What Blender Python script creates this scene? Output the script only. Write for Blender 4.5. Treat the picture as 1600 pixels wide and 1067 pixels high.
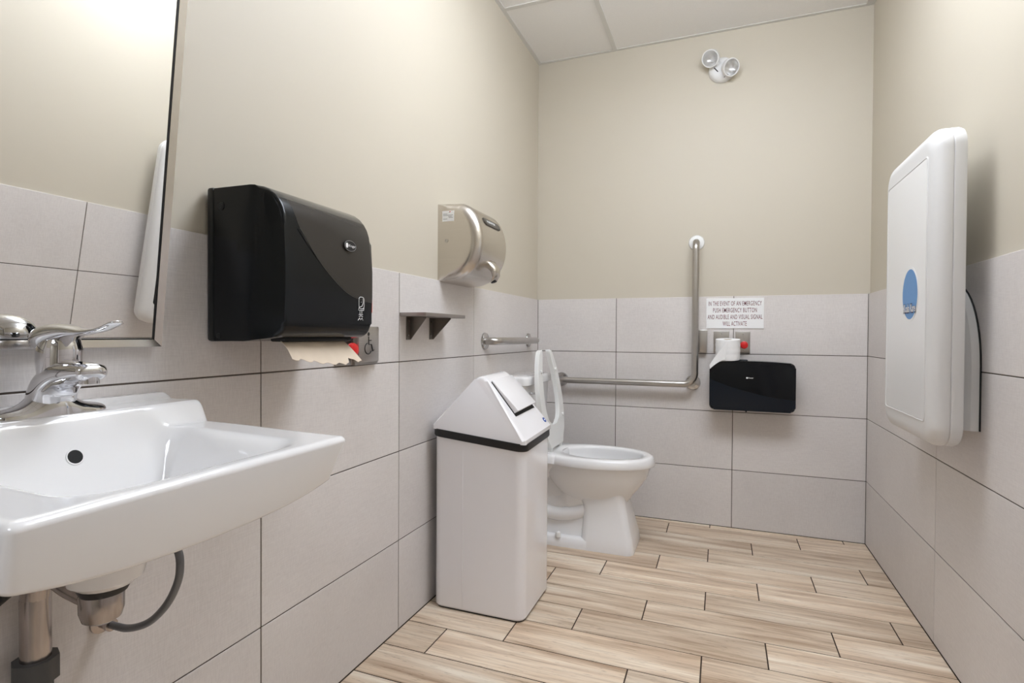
import bpy, bmesh, math, random
from mathutils import Vector, Matrix
random.seed(7)
for o in list(bpy.data.objects): bpy.data.objects.remove(o)
scene = bpy.context.scene
COL = scene.collection
# ------------------------------------------------------------------ camera, world, light, exposure
cam_d = bpy.data.cameras.new('camera'); cam = bpy.data.objects.new('camera', cam_d); COL.objects.link(cam)
cam_d.sensor_fit = 'HORIZONTAL'; cam_d.sensor_width = 36.0; cam_d.lens = 851.94 / 1600 * 36.0
cam_d.clip_start = 0.02
_y, _p, _r = 0.36721, -0.01256, 0.0058
_f = Vector((-math.sin(_y) * math.cos(_p), math.cos(_y) * math.cos(_p), math.sin(_p)))
_rt = Vector((math.cos(_y), math.sin(_y), 0)); _u = _rt.cross(_f)
_r2 = math.cos(_r) * _rt + math.sin(_r) * _u; _u2 = -math.sin(_r) * _rt + math.cos(_r) * _u
cam.matrix_world = Matrix(((_r2.x, _u2.x, -_f.x, 1.02294), (_r2.y, _u2.y, -_f.y, -3.08726), (_r2.z, _u2.z, -_f.z, 1.00985), (0, 0, 0, 1)))
scene.camera = cam
world = bpy.data.worlds.new('world'); scene.world = world; world.use_nodes = True
world.node_tree.nodes['Background'].inputs[0].default_value = (1, 1, 1, 1)
world.node_tree.nodes['Background'].inputs[1].default_value = 0.3
LAMP_STRENGTH = 7.6          # bathroom troffer
HALL_FILL_STRENGTH = 11.0          # unseen fill light added in the hall behind the camera
scene.view_settings.view_transform = 'Standard'; scene.view_settings.look = 'None'
scene.view_settings.gamma = 1.0; scene.view_settings.use_curve_mapping = False
scene.view_settings.exposure = 0.62

W = 1.685; H = 2.61; YF = -3.55; TR = 0.305          # room width, height, wall behind the camera, tile row

# ------------------------------------------------------------------ materials
def srgb(r, g, b):
    f = lambda c: c / 12.92 if c <= 0.04045 else ((c + 0.055) / 1.055) ** 2.4
    return (f(r / 255), f(g / 255), f(b / 255), 1)
MATS = {}
def new_mat(name):
    m = bpy.data.materials.new(name); m.use_nodes = True; MATS[name] = m
    return m, m.node_tree.nodes, m.node_tree.links, m.node_tree.nodes['Principled BSDF']
def simple(name, col, rough=0.5, metal=0.0, coat=0.0, noise=0.0, scale=40.0, bump=0.0, spec=0.5, stretch=None):
    m, n, l, b = new_mat(name)
    b.inputs['Base Color'].default_value = col; b.inputs['Roughness'].default_value = rough
    b.inputs['Metallic'].default_value = metal; b.inputs['Coat Weight'].default_value = coat
    b.inputs['Specular IOR Level'].default_value = spec
    tc = n.new('ShaderNodeTexCoord'); nz = n.new('ShaderNodeTexNoise'); nz.inputs['Scale'].default_value = scale
    nz.inputs['Detail'].default_value = 3
    src = tc.outputs['Object']
    if stretch:
        mp = n.new('ShaderNodeMapping'); mp.inputs['Scale'].default_value = stretch; l.new(src, mp.inputs[0]); src = mp.outputs[0]
    l.new(src, nz.inputs['Vector'])
    if noise:
        mx = n.new('ShaderNodeMix'); mx.data_type = 'RGBA'
        mx.inputs[6].default_value = tuple(c * (1 - noise) for c in col[:3]) + (1,)
        mx.inputs[7].default_value = tuple(min(1, c * (1 + noise)) for c in col[:3]) + (1,)
        l.new(nz.outputs[0], mx.inputs[0]); l.new(mx.outputs[2], b.inputs['Base Color'])
    if bump:
        bp = n.new('ShaderNodeBump'); bp.inputs['Strength'].default_value = bump; bp.inputs['Distance'].default_value = 0.002
        l.new(nz.outputs[0], bp.inputs['Height']); l.new(bp.outputs[0], b.inputs['Normal'])
    return m
simple('paint', srgb(204, 196, 180), 0.55, noise=0.015, scale=3, bump=0.0)
def tile_mat():
    m, n, l, b = new_mat('tile')
    tc = n.new('ShaderNodeTexCoord'); oi = n.new('ShaderNodeObjectInfo')
    add = n.new('ShaderNodeVectorMath'); add.operation = 'ADD'
    mul = n.new('ShaderNodeMath'); mul.operation = 'MULTIPLY'; mul.inputs[1].default_value = 37.0
    l.new(oi.outputs['Random'], mul.inputs[0]); l.new(tc.outputs['Object'], add.inputs[0]); l.new(mul.outputs[0], add.inputs[1])
    outs = []
    for sc, st in ((1.0, (30, 30, 620)), (1.0, (420, 420, 60)), (1.0, (3, 3, 3))):
        mp = n.new('ShaderNodeMapping'); mp.inputs['Scale'].default_value = st; l.new(add.outputs[0], mp.inputs[0])
        nz = n.new('ShaderNodeTexNoise'); nz.inputs['Scale'].default_value = sc; nz.inputs['Detail'].default_value = 2
        l.new(mp.outputs[0], nz.inputs['Vector']); outs.append(nz.outputs[0])
    s1 = n.new('ShaderNodeMath'); s1.operation = 'ADD'; l.new(outs[0], s1.inputs[0]); l.new(outs[1], s1.inputs[1])
    s2 = n.new('ShaderNodeMath'); s2.operation = 'ADD'; l.new(s1.outputs[0], s2.inputs[0]); l.new(outs[2], s2.inputs[1])
    mr = n.new('ShaderNodeMapRange'); mr.inputs['From Min'].default_value = 1.0; mr.inputs['From Max'].default_value = 2.0
    l.new(s2.outputs[0], mr.inputs[0])
    cr = n.new('ShaderNodeValToRGB'); cr.color_ramp.elements[0].color = srgb(209, 203, 200); cr.color_ramp.elements[1].color = srgb(228, 223, 220)
    l.new(mr.outputs[0], cr.inputs[0])
    hs = n.new('ShaderNodeHueSaturation'); mv = n.new('ShaderNodeMapRange'); mv.inputs['To Min'].default_value = 0.96; mv.inputs['To Max'].default_value = 1.03
    l.new(oi.outputs['Random'], mv.inputs[0]); l.new(mv.outputs[0], hs.inputs['Value']); l.new(cr.outputs[0], hs.inputs['Color'])
    l.new(hs.outputs[0], b.inputs['Base Color']); b.inputs['Roughness'].default_value = 0.42
    bp = n.new('ShaderNodeBump'); bp.inputs['Strength'].default_value = 0.08; bp.inputs['Distance'].default_value = 0.001
    l.new(s1.outputs[0], bp.inputs['Height']); l.new(bp.outputs[0], b.inputs['Normal'])
tile_mat()
def plank_mat():
    m, n, l, b = new_mat('plank')
    tc = n.new('ShaderNodeTexCoord'); oi = n.new('ShaderNodeObjectInfo')
    mul = n.new('ShaderNodeMath'); mul.operation = 'MULTIPLY'; mul.inputs[1].default_value = 53.0
    l.new(oi.outputs['Random'], mul.inputs[0])
    add = n.new('ShaderNodeVectorMath'); add.operation = 'ADD'; l.new(tc.outputs['Object'], add.inputs[0]); l.new(mul.outputs[0], add.inputs[1])
    def nz(st, det=4, dist=0.0):
        mp = n.new('ShaderNodeMapping'); mp.inputs['Scale'].default_value = st; l.new(add.outputs[0], mp.inputs[0])
        t = n.new('ShaderNodeTexNoise'); t.inputs['Scale'].default_value = 1; t.inputs['Detail'].default_value = det; t.inputs['Distortion'].default_value = dist
        l.new(mp.outputs[0], t.inputs['Vector']); return t.outputs[0]
    broad = nz((1.6, 22, 1), 3, 0.6); fine = nz((6, 170, 1), 4, 0.3); speck = nz((28, 260, 1), 2); tone = nz((2.2, 9, 1), 2)
    cr = n.new('ShaderNodeValToRGB'); e = cr.color_ramp.elements
    e[0].position = 0.28; e[0].color = srgb(180, 152, 126); e[1].position = 0.70; e[1].color = srgb(244, 232, 214)
    x = e.new(0.5); x.color = srgb(226, 206, 182)
    l.new(broad, cr.inputs[0])
    cr2 = n.new('ShaderNodeValToRGB'); e = cr2.color_ramp.elements
    e[0].position = 0.3; e[0].color = (0.62, 0.57, 0.52, 1); e[1].position = 0.55; e[1].color = (1, 1, 1, 1)
    l.new(fine, cr2.inputs[0])
    m1 = n.new('ShaderNodeMix'); m1.data_type = 'RGBA'; m1.blend_type = 'MULTIPLY'; m1.inputs[0].default_value = 0.6
    l.new(cr.outputs[0], m1.inputs[6]); l.new(cr2.outputs[0], m1.inputs[7])
    cr3 = n.new('ShaderNodeValToRGB'); e = cr3.color_ramp.elements
    e[0].position = 0.27; e[0].color = (0.3, 0.24, 0.18, 1); e[1].position = 0.36; e[1].color = (1, 1, 1, 1)
    l.new(speck, cr3.inputs[0])
    m2 = n.new('ShaderNodeMix'); m2.data_type = 'RGBA'; m2.blend_type = 'MULTIPLY'; m2.inputs[0].default_value = 0.55
    l.new(m1.outputs[2], m2.inputs[6]); l.new(cr3.outputs[0], m2.inputs[7])
    m3 = n.new('ShaderNodeMix'); m3.data_type = 'RGBA'; m3.blend_type = 'MULTIPLY'; m3.inputs[0].default_value = 0.5
    cr4 = n.new('ShaderNodeValToRGB'); e = cr4.color_ramp.elements
    e[0].position = 0.35; e[0].color = (0.80, 0.72, 0.64, 1); e[1].position = 0.6; e[1].color = (1, 1, 1, 1)
    l.new(tone, cr4.inputs[0]); l.new(m2.outputs[2], m3.inputs[6]); l.new(cr4.outputs[0], m3.inputs[7])
    hs = n.new('ShaderNodeHueSaturation'); mv = n.new('ShaderNodeMapRange'); mv.inputs['To Min'].default_value = 0.88; mv.inputs['To Max'].default_value = 1.10
    l.new(oi.outputs['Random'], mv.inputs[0]); l.new(mv.outputs[0], hs.inputs['Value']); l.new(m3.outputs[2], hs.inputs['Color'])
    l.new(hs.outputs[0], b.inputs['Base Color']); b.inputs['Roughness'].default_value = 0.4
    bp = n.new('ShaderNodeBump'); bp.inputs['Strength'].default_value = 0.15; bp.inputs['Distance'].default_value = 0.001
    l.new(fine, bp.inputs['Height']); l.new(bp.outputs[0], b.inputs['Normal'])
plank_mat()
simple('grout_wall', srgb(96, 86, 78), 0.9, noise=0.1, scale=60)
simple('grout_floor', srgb(62, 48, 38), 0.9, noise=0.15, scale=60)
simple('ceiling_panel', srgb(248, 247, 246), 0.9, noise=0.03, scale=160, bump=0.3)
simple('grid_white', srgb(226, 225, 222), 0.5)
simple('porcelain', srgb(242, 241, 241), 0.08, coat=0.4, noise=0.004, scale=5)
simple('white_plastic', srgb(238, 238, 238), 0.3, noise=0.005, scale=8)
simple('seat_plastic', srgb(238, 238, 236), 0.25)
simple('white_enamel', srgb(240, 238, 240), 0.09, coat=0.5, noise=0.004, scale=5)
simple('grey_plastic', srgb(222, 221, 220), 0.45, noise=0.01, scale=200, bump=0.05)
simple('chrome', (0.70, 0.70, 0.72, 1), 0.05, metal=1.0)
simple('aged_chrome', (0.42, 0.38, 0.36, 1), 0.24, metal=1.0, noise=0.4, scale=6, stretch=(10, 10, 2))
simple('brushed_steel', (0.50, 0.48, 0.46, 1), 0.30, metal=1.0, noise=0.12, scale=1, stretch=(12, 12, 600), bump=0.03)
simple('dryer_steel', (0.62, 0.58, 0.53, 1), 0.27, metal=1.0, noise=0.08, scale=1, stretch=(8, 8, 700), bump=0.03)
simple('bar_steel', (0.50, 0.48, 0.46, 1), 0.28, metal=1.0, noise=0.08, scale=30)
simple('polished_steel', (0.52, 0.51, 0.50, 1), 0.16, metal=1.0)
simple('frame_steel', (0.66, 0.63, 0.60, 1), 0.16, metal=1.0)
simple('mirror', (0.93, 0.93, 0.92, 1), 0.005, metal=1.0)
simple('black_rubber', srgb(22, 22, 24), 0.45, noise=0.1)
simple('black_plastic', srgb(14, 18, 21), 0.25, noise=0.05, scale=90)
simple('black_edge', srgb(20, 23, 24), 0.35, noise=0.05, scale=90)
simple('dark_cavity', srgb(12, 12, 12), 0.7)  # near-black painted in for the shade inside openings
simple('grey_pvc', srgb(74, 74, 74), 0.55, noise=0.08)
simple('braid', srgb(120, 122, 126), 0.35, metal=0.6, noise=0.25, scale=900, bump=0.3)
simple('paper_brown', srgb(226, 209, 188), 0.9, noise=0.03, scale=60, bump=0.1)
simple('paper_white', srgb(245, 245, 245), 0.95, noise=0.02, scale=120, bump=0.2)
simple('red_plastic', srgb(214, 36, 36), 0.3)
simple('red_sign', srgb(232, 66, 48), 0.4)
simple('print_white', srgb(240, 240, 240), 0.5)
simple('print_black', srgb(30, 28, 28), 0.5)
simple('print_grey', srgb(150, 150, 150), 0.5)
simple('print_maroon', srgb(112, 26, 44), 0.5)
simple('print_navy', srgb(36, 44, 92), 0.5)
simple('print_blue', srgb(84, 142, 200), 0.4)
simple('logo_blue', srgb(40, 76, 160), 0.4)
simple('sign_white', srgb(246, 246, 246), 0.35)
simple('badge_grey', srgb(92, 88, 82), 0.4, metal=0.5)
simple('lens_metal', (0.90, 0.90, 0.90, 1), 0.38, metal=0.7, noise=0.08, scale=60)
simple('door_paint', srgb(150, 140, 128), 0.4)
simple('shelf_steel', (0.36, 0.33, 0.31, 1), 0.42, metal=0.85, noise=0.1, scale=1, stretch=(10, 500, 10))
simple('bracket_steel', (0.20, 0.18, 0.16, 1), 0.42, metal=0.8, noise=0.2, scale=14)
m, n, l, b = new_mat('clear_plastic')
b.inputs['Base Color'].default_value = (1, 1, 1, 1); b.inputs['Transmission Weight'].default_value = 0.95; b.inputs['Roughness'].default_value = 0.05
m, n, l, b = new_mat('water')
b.inputs['Base Color'].default_value = (0.95, 0.97, 0.96, 1); b.inputs['Transmission Weight'].default_value = 0.9; b.inputs['Roughness'].default_value = 0.0; b.inputs['IOR'].default_value = 1.33
m, n, l, b = new_mat('lamp_diffuser')
b.inputs['Base Color'].default_value = (1, 1, 1, 1); b.inputs['Emission Color'].default_value = (0.91, 0.975, 1.08, 1); b.inputs['Emission Strength'].default_value = LAMP_STRENGTH
m, n, l, b = new_mat('hall_fill_diffuser')
b.inputs['Base Color'].default_value = (1, 1, 1, 1); b.inputs['Emission Color'].default_value = (0.90, 0.97, 1.10, 1); b.inputs['Emission Strength'].default_value = HALL_FILL_STRENGTH
def two_tone(name, axis, pts, up, low):
    """smoked upper cover / solid lower cover: the border is a curve z = f(axis) of the thing itself (object coordinates)"""
    m, n, l, b = new_mat(name)
    tc = n.new('ShaderNodeTexCoord'); sx = n.new('ShaderNodeSeparateXYZ'); l.new(tc.outputs['Object'], sx.inputs[0])
    a0, a1 = pts[0][0], pts[-1][0]; z0 = min(p[1] for p in pts); z1 = max(p[1] for p in pts)
    mr = n.new('ShaderNodeMapRange'); mr.inputs['From Min'].default_value = a0; mr.inputs['From Max'].default_value = a1; l.new(sx.outputs[axis], mr.inputs[0])
    fc = n.new('ShaderNodeFloatCurve'); l.new(mr.outputs[0], fc.inputs['Value'])
    c = fc.mapping.curves[0]
    nrm = [((p[0] - a0) / (a1 - a0), (p[1] - z0) / (z1 - z0)) for p in pts]
    c.points[0].location = nrm[0]; c.points[1].location = nrm[-1]
    for q in nrm[1:-1]: c.points.new(*q)
    fc.mapping.update()
    m2 = n.new('ShaderNodeMapRange'); m2.inputs['To Min'].default_value = z0; m2.inputs['To Max'].default_value = z1; l.new(fc.outputs[0], m2.inputs[0])
    gt = n.new('ShaderNodeMath'); gt.operation = 'GREATER_THAN'; l.new(sx.outputs[2], gt.inputs[0]); l.new(m2.outputs[0], gt.inputs[1])
    mx = n.new('ShaderNodeMix'); mx.data_type = 'RGBA'; mx.inputs[6].default_value = low[0]; mx.inputs[7].default_value = up[0]
    l.new(gt.outputs[0], mx.inputs[0]); l.new(mx.outputs[2], b.inputs['Base Color'])
    r = n.new('ShaderNodeMapRange'); r.inputs['To Min'].default_value = low[1]; r.inputs['To Max'].default_value = up[1]
    l.new(gt.outputs[0], r.inputs[0]); l.new(r.outputs[0], b.inputs['Roughness']); b.inputs['Specular IOR Level'].default_value = 0.32

# ------------------------------------------------------------------ object helpers
def tag(o, label=None, cat=None, group=None, kind=None):
    if label: o['label'] = label
    if cat: o['category'] = cat
    if group: o['group'] = group
    if kind: o['kind'] = kind
    return o
def empty(name, loc, label, cat, group=None):
    o = bpy.data.objects.new(name, None); COL.objects.link(o); o.location = loc; o.empty_display_size = 0.05
    return tag(o, label, cat, group)
def root_loc(o):
    v = Vector((0, 0, 0))
    while o is not None: v += Vector(o.location); o = o.parent
    return v
def obj(name, bm, mat, parent=None, smooth=True, angle=35, origin=None):
    """bm is in world coordinates; the mesh is moved into the parent's (or origin's) frame"""
    bmesh.ops.recalc_face_normals(bm, faces=bm.faces)
    loc = root_loc(parent) if parent else Vector(origin or (0, 0, 0))
    bmesh.ops.translate(bm, verts=bm.verts, vec=-loc)
    if smooth:
        for f in bm.faces: f.smooth = True
        ca = math.radians(angle)
        for e in bm.edges:
            if len(e.link_faces) == 2 and e.calc_face_angle(0) > ca: e.smooth = False
    me = bpy.data.meshes.new(name); bm.to_mesh(me); bm.free()
    me.materials.append(MATS[mat]); o = bpy.data.objects.new(name, me); COL.objects.link(o)
    if parent: o.parent = parent
    elif origin: o.location = origin
    return o
def box(bm, x0, x1, y0, y1, z0, z1, bev=0.0, seg=2, pick=None):
    r = bmesh.ops.create_cube(bm, size=1.0); vs = r['verts']
    for v in vs: v.co = Vector((x0 if v.co.x < 0 else x1, y0 if v.co.y < 0 else y1, z0 if v.co.z < 0 else z1))
    if bev:
        es = list({e for v in vs for e in v.link_edges})
        if pick: es = [e for e in es if pick(e)]
        bmesh.ops.bevel(bm, geom=es, offset=bev, segments=seg, profile=0.5, affect='EDGES', clamp_overlap=True)
    return bm
def B(): return bmesh.new()
def bx(*a, **k): return box(B(), *a, **k)
def prism(bm, pts, ax, a0, a1):
    """polygon pts (2-D) extruded along axis ax from a0 to a1"""
    def P(p, a):
        return {0: Vector((a, p[0], p[1])), 1: Vector((p[0], a, p[1])), 2: Vector((p[0], p[1], a))}[ax]
    lo = [bm.verts.new(P(p, a0)) for p in pts]; hi = [bm.verts.new(P(p, a1)) for p in pts]
    n = len(pts)
    f0 = bm.faces.new(lo); f1 = bm.faces.new(hi[::-1]); side = []
    for i in range(n): side.append(bm.faces.new((lo[i], hi[i], hi[(i + 1) % n], lo[(i + 1) % n])))
    return f0, f1, side
def bevel_faces(bm, faces, off, seg=4):
    es = list({e for f in faces for e in f.edges})
    bmesh.ops.bevel(bm, geom=es, offset=off, segments=seg, profile=0.5, affect='EDGES', clamp_overlap=True)
def loft(bm, rings, cap=(True, True), closed=True):
    V = [[bm.verts.new(p) for p in r] for r in rings]
    n = len(V[0])
    for a, b in zip(V, V[1:]):
        for i in range(n if closed else n - 1):
            bm.faces.new((a[i], a[(i + 1) % n], b[(i + 1) % n], b[i]))
    if cap[0]: bm.faces.new(V[0][::-1])
    if cap[1]: bm.faces.new(V[-1])
    return V
def frame_of(d):
    d = d.normalized(); h = Vector((0, 0, 1)) if abs(d.z) < 0.9 else Vector((1, 0, 0))
    a = d.cross(h).normalized(); return a, d.cross(a).normalized()
def tube(bm, pts, r, n=12, cap=True):
    pts = [Vector(p) for p in pts]; rs = r if isinstance(r, (list, tuple)) else [r] * len(pts)
    rings = []; a = None
    for i, p in enumerate(pts):
        d = (pts[min(i + 1, len(pts) - 1)] - pts[max(i - 1, 0)]).normalized()
        if a is None: a, _ = frame_of(d)
        a = (a - d * a.dot(d)).normalized(); b = d.cross(a)
        rings.append([p + (a * math.cos(t) + b * math.sin(t)) * rs[i] for t in [2 * math.pi * k / n for k in range(n)]])
    loft(bm, rings, (cap, cap)); return bm
def lathe(bm, prof, origin, axis, n=28, cap=(True, True)):
    """prof: list of (radius, distance along axis)"""
    o = Vector(origin); d = Vector(axis).normalized(); a, b = frame_of(d)
    rings = [[o + d * h + (a * math.cos(t) + b * math.sin(t)) * max(r, 1e-4) for t in [2 * math.pi * k / n for k in range(n)]] for r, h in prof]
    loft(bm, rings, cap); return bm
def smooth_path(ctrl, n=8):
    P = [Vector(p) for p in ctrl]; P = [2 * P[0] - P[1]] + P + [2 * P[-1] - P[-2]]; out = []
    for i in range(1, len(P) - 2):
        for k in range(n):
            t = k / n; p0, p1, p2, p3 = P[i - 1:i + 3]
            out.append(0.5 * (2 * p1 + (p2 - p0) * t + (2 * p0 - 5 * p1 + 4 * p2 - p3) * t * t + (3 * p1 - p0 - 3 * p2 + p3) * t ** 3))
    out.append(P[-2]); return out
def arc_corner(a, c, b, r, n=8):
    """points of a rounded corner at c between directions to a and b"""
    a, b, c = Vector(a), Vector(b), Vector(c); u = (a - c).normalized(); v = (b - c).normalized()
    ang = u.angle(v); t = r / math.tan(ang / 2); bis = (u + v).normalized(); o = c + bis * (r / math.sin(ang / 2))
    p, q = c + u * t - o, c + v * t - o; th = p.angle(q); out = []
    for k in range(n + 1):
        s = k / n; out.append(o + (p * math.sin((1 - s) * th) + q * math.sin(s * th)) / math.sin(th))
    return out
def rrect(a0, a1, b0, b1, r, n=5):
    out = []
    for cx, cy, t0 in ((a1 - r, b1 - r, 0), (a0 + r, b1 - r, 90), (a0 + r, b0 + r, 180), (a1 - r, b0 + r, 270)):
        for k in range(n + 1):
            t = math.radians(t0 + 90 * k / n); out.append((cx + r * math.cos(t), cy + r * math.sin(t)))
    return out
def text(name, body, origin, right, up, height, mat, parent, width=None, align='CENTER', bold=0.0, depth=0.0004, spacing=1.0):
    cu = bpy.data.curves.new(name, 'FONT'); cu.body = body; cu.size = 1.0; cu.align_x = align; cu.align_y = 'CENTER'
    cu.offset = bold; cu.extrude = 0.0; cu.space_character = spacing; cu.resolution_u = 3
    to = bpy.data.objects.new(name, cu); COL.objects.link(to)
    dg = bpy.context.evaluated_depsgraph_get(); dg.update()
    me = bpy.data.meshes.new_from_object(to.evaluated_get(dg)); bpy.data.objects.remove(to); bpy.data.curves.remove(cu)
    xs = [v.co.x for v in me.vertices]; ys = [v.co.y for v in me.vertices]
    sy = height / (max(ys) - min(ys)); cy = (max(ys) + min(ys)) / 2
    sx = width / (max(xs) - min(xs)) if width else sy
    cx = (max(xs) + min(xs)) / 2 if align == 'CENTER' else min(xs)
    o, r, u = Vector(origin), Vector(right).normalized(), Vector(up).normalized(); nrm = r.cross(u)
    bm = B(); bm.from_mesh(me); bpy.data.meshes.remove(me)
    for v in bm.verts: v.co = o + r * ((v.co.x - cx) * sx) + u * ((v.co.y - cy) * sy) + nrm * depth
    return obj(name, bm, mat, parent, smooth=False)
def disc(bm, c, right, up, ra, rb, n=40, depth=0.0):
    c, r, u = Vector(c), Vector(right).normalized(), Vector(up).normalized(); nr = r.cross(u)
    ring = lambda h: [c + nr * h + r * (ra * math.cos(t)) + u * (rb * math.sin(t)) for t in [2 * math.pi * k / n for k in range(n)]]
    loft(bm, [ring(0), ring(depth or 0.0005)]); return bm
def seglen(p, q): return (Vector(p) - Vector(q)).length
def shared(name, me, loc, parent, rot=0.0):
    o = bpy.data.objects.new(name, me); COL.objects.link(o); o.location = loc; o.rotation_euler = (0, 0, rot); o.parent = parent; return o

# ------------------------------------------------------------------ room shell
G = 0.0034
BOXES = {}
def piece_mesh(name, sx, sy, sz, mat, bev):
    key = (name, round(sx, 4), round(sy, 4), round(sz, 4))
    if key not in BOXES:
        bm = bx(-sx / 2, sx / 2, -sy / 2, sy / 2, -sz / 2, sz / 2, bev=bev, seg=1)
        me = bpy.data.meshes.new(name); bm.to_mesh(me); bm.free(); me.materials.append(MATS[mat]); BOXES[key] = me
    return BOXES[key]
def tiles(parent, axis, plane, inward, joints, skip=None):
    """axis 0: wall runs along x at y = plane; axis 1: runs along y at x = plane; the visible face lies in the plane"""
    th = 0.008
    for a0, a1 in zip(joints, joints[1:]):
        for r in range(4):
            if skip and skip(a0, a1): continue
            wd, hg = a1 - a0 - G, TR - G; c = (a0 + a1) / 2; z = (r + 0.5) * TR; d = plane - inward * th / 2
            if axis == 1: shared('tile', piece_mesh('tile', th, wd, hg, 'tile', 0.0008), (d, c, z), parent)
            else: shared('tile', piece_mesh('tile', wd, th, hg, 'tile', 0.0008), (c, d, z), parent)
def wall(name, b, gb):
    w = obj(name, bx(*b), 'paint', smooth=False); tag(w, kind='structure')
    obj('grout', bx(*gb), 'grout_wall', w, smooth=False); return w
wl = wall('wall_left', (-0.12, -0.008, YF, 0.12, -0.05, 2.75), (-0.008, -0.0022, YF, 0.008, 0, 4 * TR - 0.002))
tiles(wl, 1, 0.0, 1, [YF + 0.006, -3.281, -2.686, -2.0904, -1.495, -0.8987, 0.0])
wr = wall('wall_right', (W + 0.008, W + 0.12, YF, 0.12, -0.05, 2.75), (W + 0.0022, W + 0.008, YF, 0.008, 0, 4 * TR - 0.002))
tiles(wr, 1, W, -1, [YF + 0.006, -3.357, -2.747, -2.137, -1.527, -0.917, 0.0])
wb = wall('wall_back', (-0.008, W + 0.008, 0.008, 0.12, -0.05, 2.75), (-0.008, W + 0.008, 0.0022, 0.008, 0, 4 * TR - 0.002))
tiles(wb, 0, 0.0, -1, [0.0, 0.4656, 1.0799, W])
DX0, DX1, DH = 0.40, 1.36, 2.06                     # unseen doorway behind the camera, opened to let fill light in
bm = bx(-0.008, DX0, YF - 0.12, YF - 0.008, -0.05, 2.75); box(bm, DX1, W + 0.008, YF - 0.12, YF - 0.008, -0.05, 2.75); box(bm, DX0, DX1, YF - 0.12, YF - 0.008, DH, 2.75)
wf = tag(obj('wall_front', bm, 'paint', smooth=False), kind='structure')
for a0, a1 in ((-0.008, DX0 - 0.03), (DX1 + 0.03, W + 0.008)): obj('grout', bx(a0, a1, YF - 0.008, YF - 0.0022, 0, 4 * TR - 0.002), 'grout_wall', wf, smooth=False)
tiles(wf, 0, YF, 1, [0.0, DX0 - 0.03]); tiles(wf, 0, YF, 1, [DX1 + 0.03, W])
d1 = tag(obj('door_1', bx(DX0 - 0.03, DX0, YF - 0.13, YF + 0.012, 0, DH, bev=0.003), 'door_paint'), kind='structure')
obj('door_jamb', bx(DX1, DX1 + 0.03, YF - 0.13, YF + 0.012, 0, DH, bev=0.003), 'door_paint', d1)
obj('door_head', bx(DX0 - 0.03, DX1 + 0.03, YF - 0.13, YF + 0.012, DH, DH + 0.03, bev=0.003), 'door_paint', d1)
# unseen hall and lamp, added to send fill light through the doorway
HY0, HY1, HX0, HX1 = -5.6, YF - 0.12, -1.2, 2.9
tag(obj('wall_added_hall', bx(HX0, HX1, HY0 - 0.1, HY0, 0, 2.75), 'paint', smooth=False), kind='structure')
tag(obj('wall_added_hall_left', bx(HX0 - 0.1, HX0, HY0, HY1 + 0.12, 0, 2.75), 'paint', smooth=False), kind='structure')
tag(obj('wall_added_hall_right', bx(HX1, HX1 + 0.1, HY0, HY1 + 0.12, 0, 2.75), 'paint', smooth=False), kind='structure')
for a0, a1 in ((HX0, -0.12), (W + 0.12, HX1)): tag(obj('wall_added_hall_front', bx(a0, a1, HY1, HY1 + 0.12, 0, 2.75), 'paint', smooth=False), kind='structure')
tag(obj('floor_added_hall', bx(HX0, HX1, HY0, YF - 0.008, -0.06, -0.001), 'door_paint', smooth=False), kind='structure')
tag(obj('ceiling_added_hall', bx(HX0 - 0.1, HX1 + 0.1, HY0 - 0.1, HY1 + 0.001, 2.62, 2.72), 'ceiling_panel', smooth=False), kind='structure')
for xc in (0.72,):
    hl = empty('ceiling_light', (xc, -4.6, 2.62), 'unseen fill light added on the hall ceiling behind the camera', 'light')
    obj('frame', bx(xc - 0.63, xc + 0.63, -4.92, -4.28, 2.605, 2.62), 'grid_white', hl, smooth=False)
    obj('diffuser', bx(xc - 0.60, xc + 0.60, -4.90, -4.30, 2.598, 2.605), 'hall_fill_diffuser', hl, smooth=False)

fl = tag(obj('floor', bx(-0.008, W + 0.008, YF - 0.008, 0.008, -0.06, -0.0015), 'grout_floor', smooth=False), kind='structure')
PW, PL, PG = 0.1538, 0.6145, 0.0042
starts = [0.767, 0.5515, 0.9735]
rows = [(-0.046, 0.0, 0.9735)]
k = 0; y = -0.046
while y > YF:
    rows.append((max(y - PW, YF), y, starts[k % 3])); y -= PW; k += 1
for y0, y1, s in rows:
    js = [s + PL * i for i in range(-4, 5)]; js = [0.0] + [j for j in js if 0.02 < j < W - 0.02] + [W]
    if y1 - y0 < 0.02: continue
    for a0, a1 in zip(js, js[1:]):
        sx, sy = a1 - a0 - PG, y1 - y0 - PG
        shared('plank', piece_mesh('plank', sx, sy, 0.010, 'plank', 0.0010), ((a0 + a1) / 2, (y0 + y1) / 2, -0.005), fl)
fl.location.z = 0.0

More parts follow.
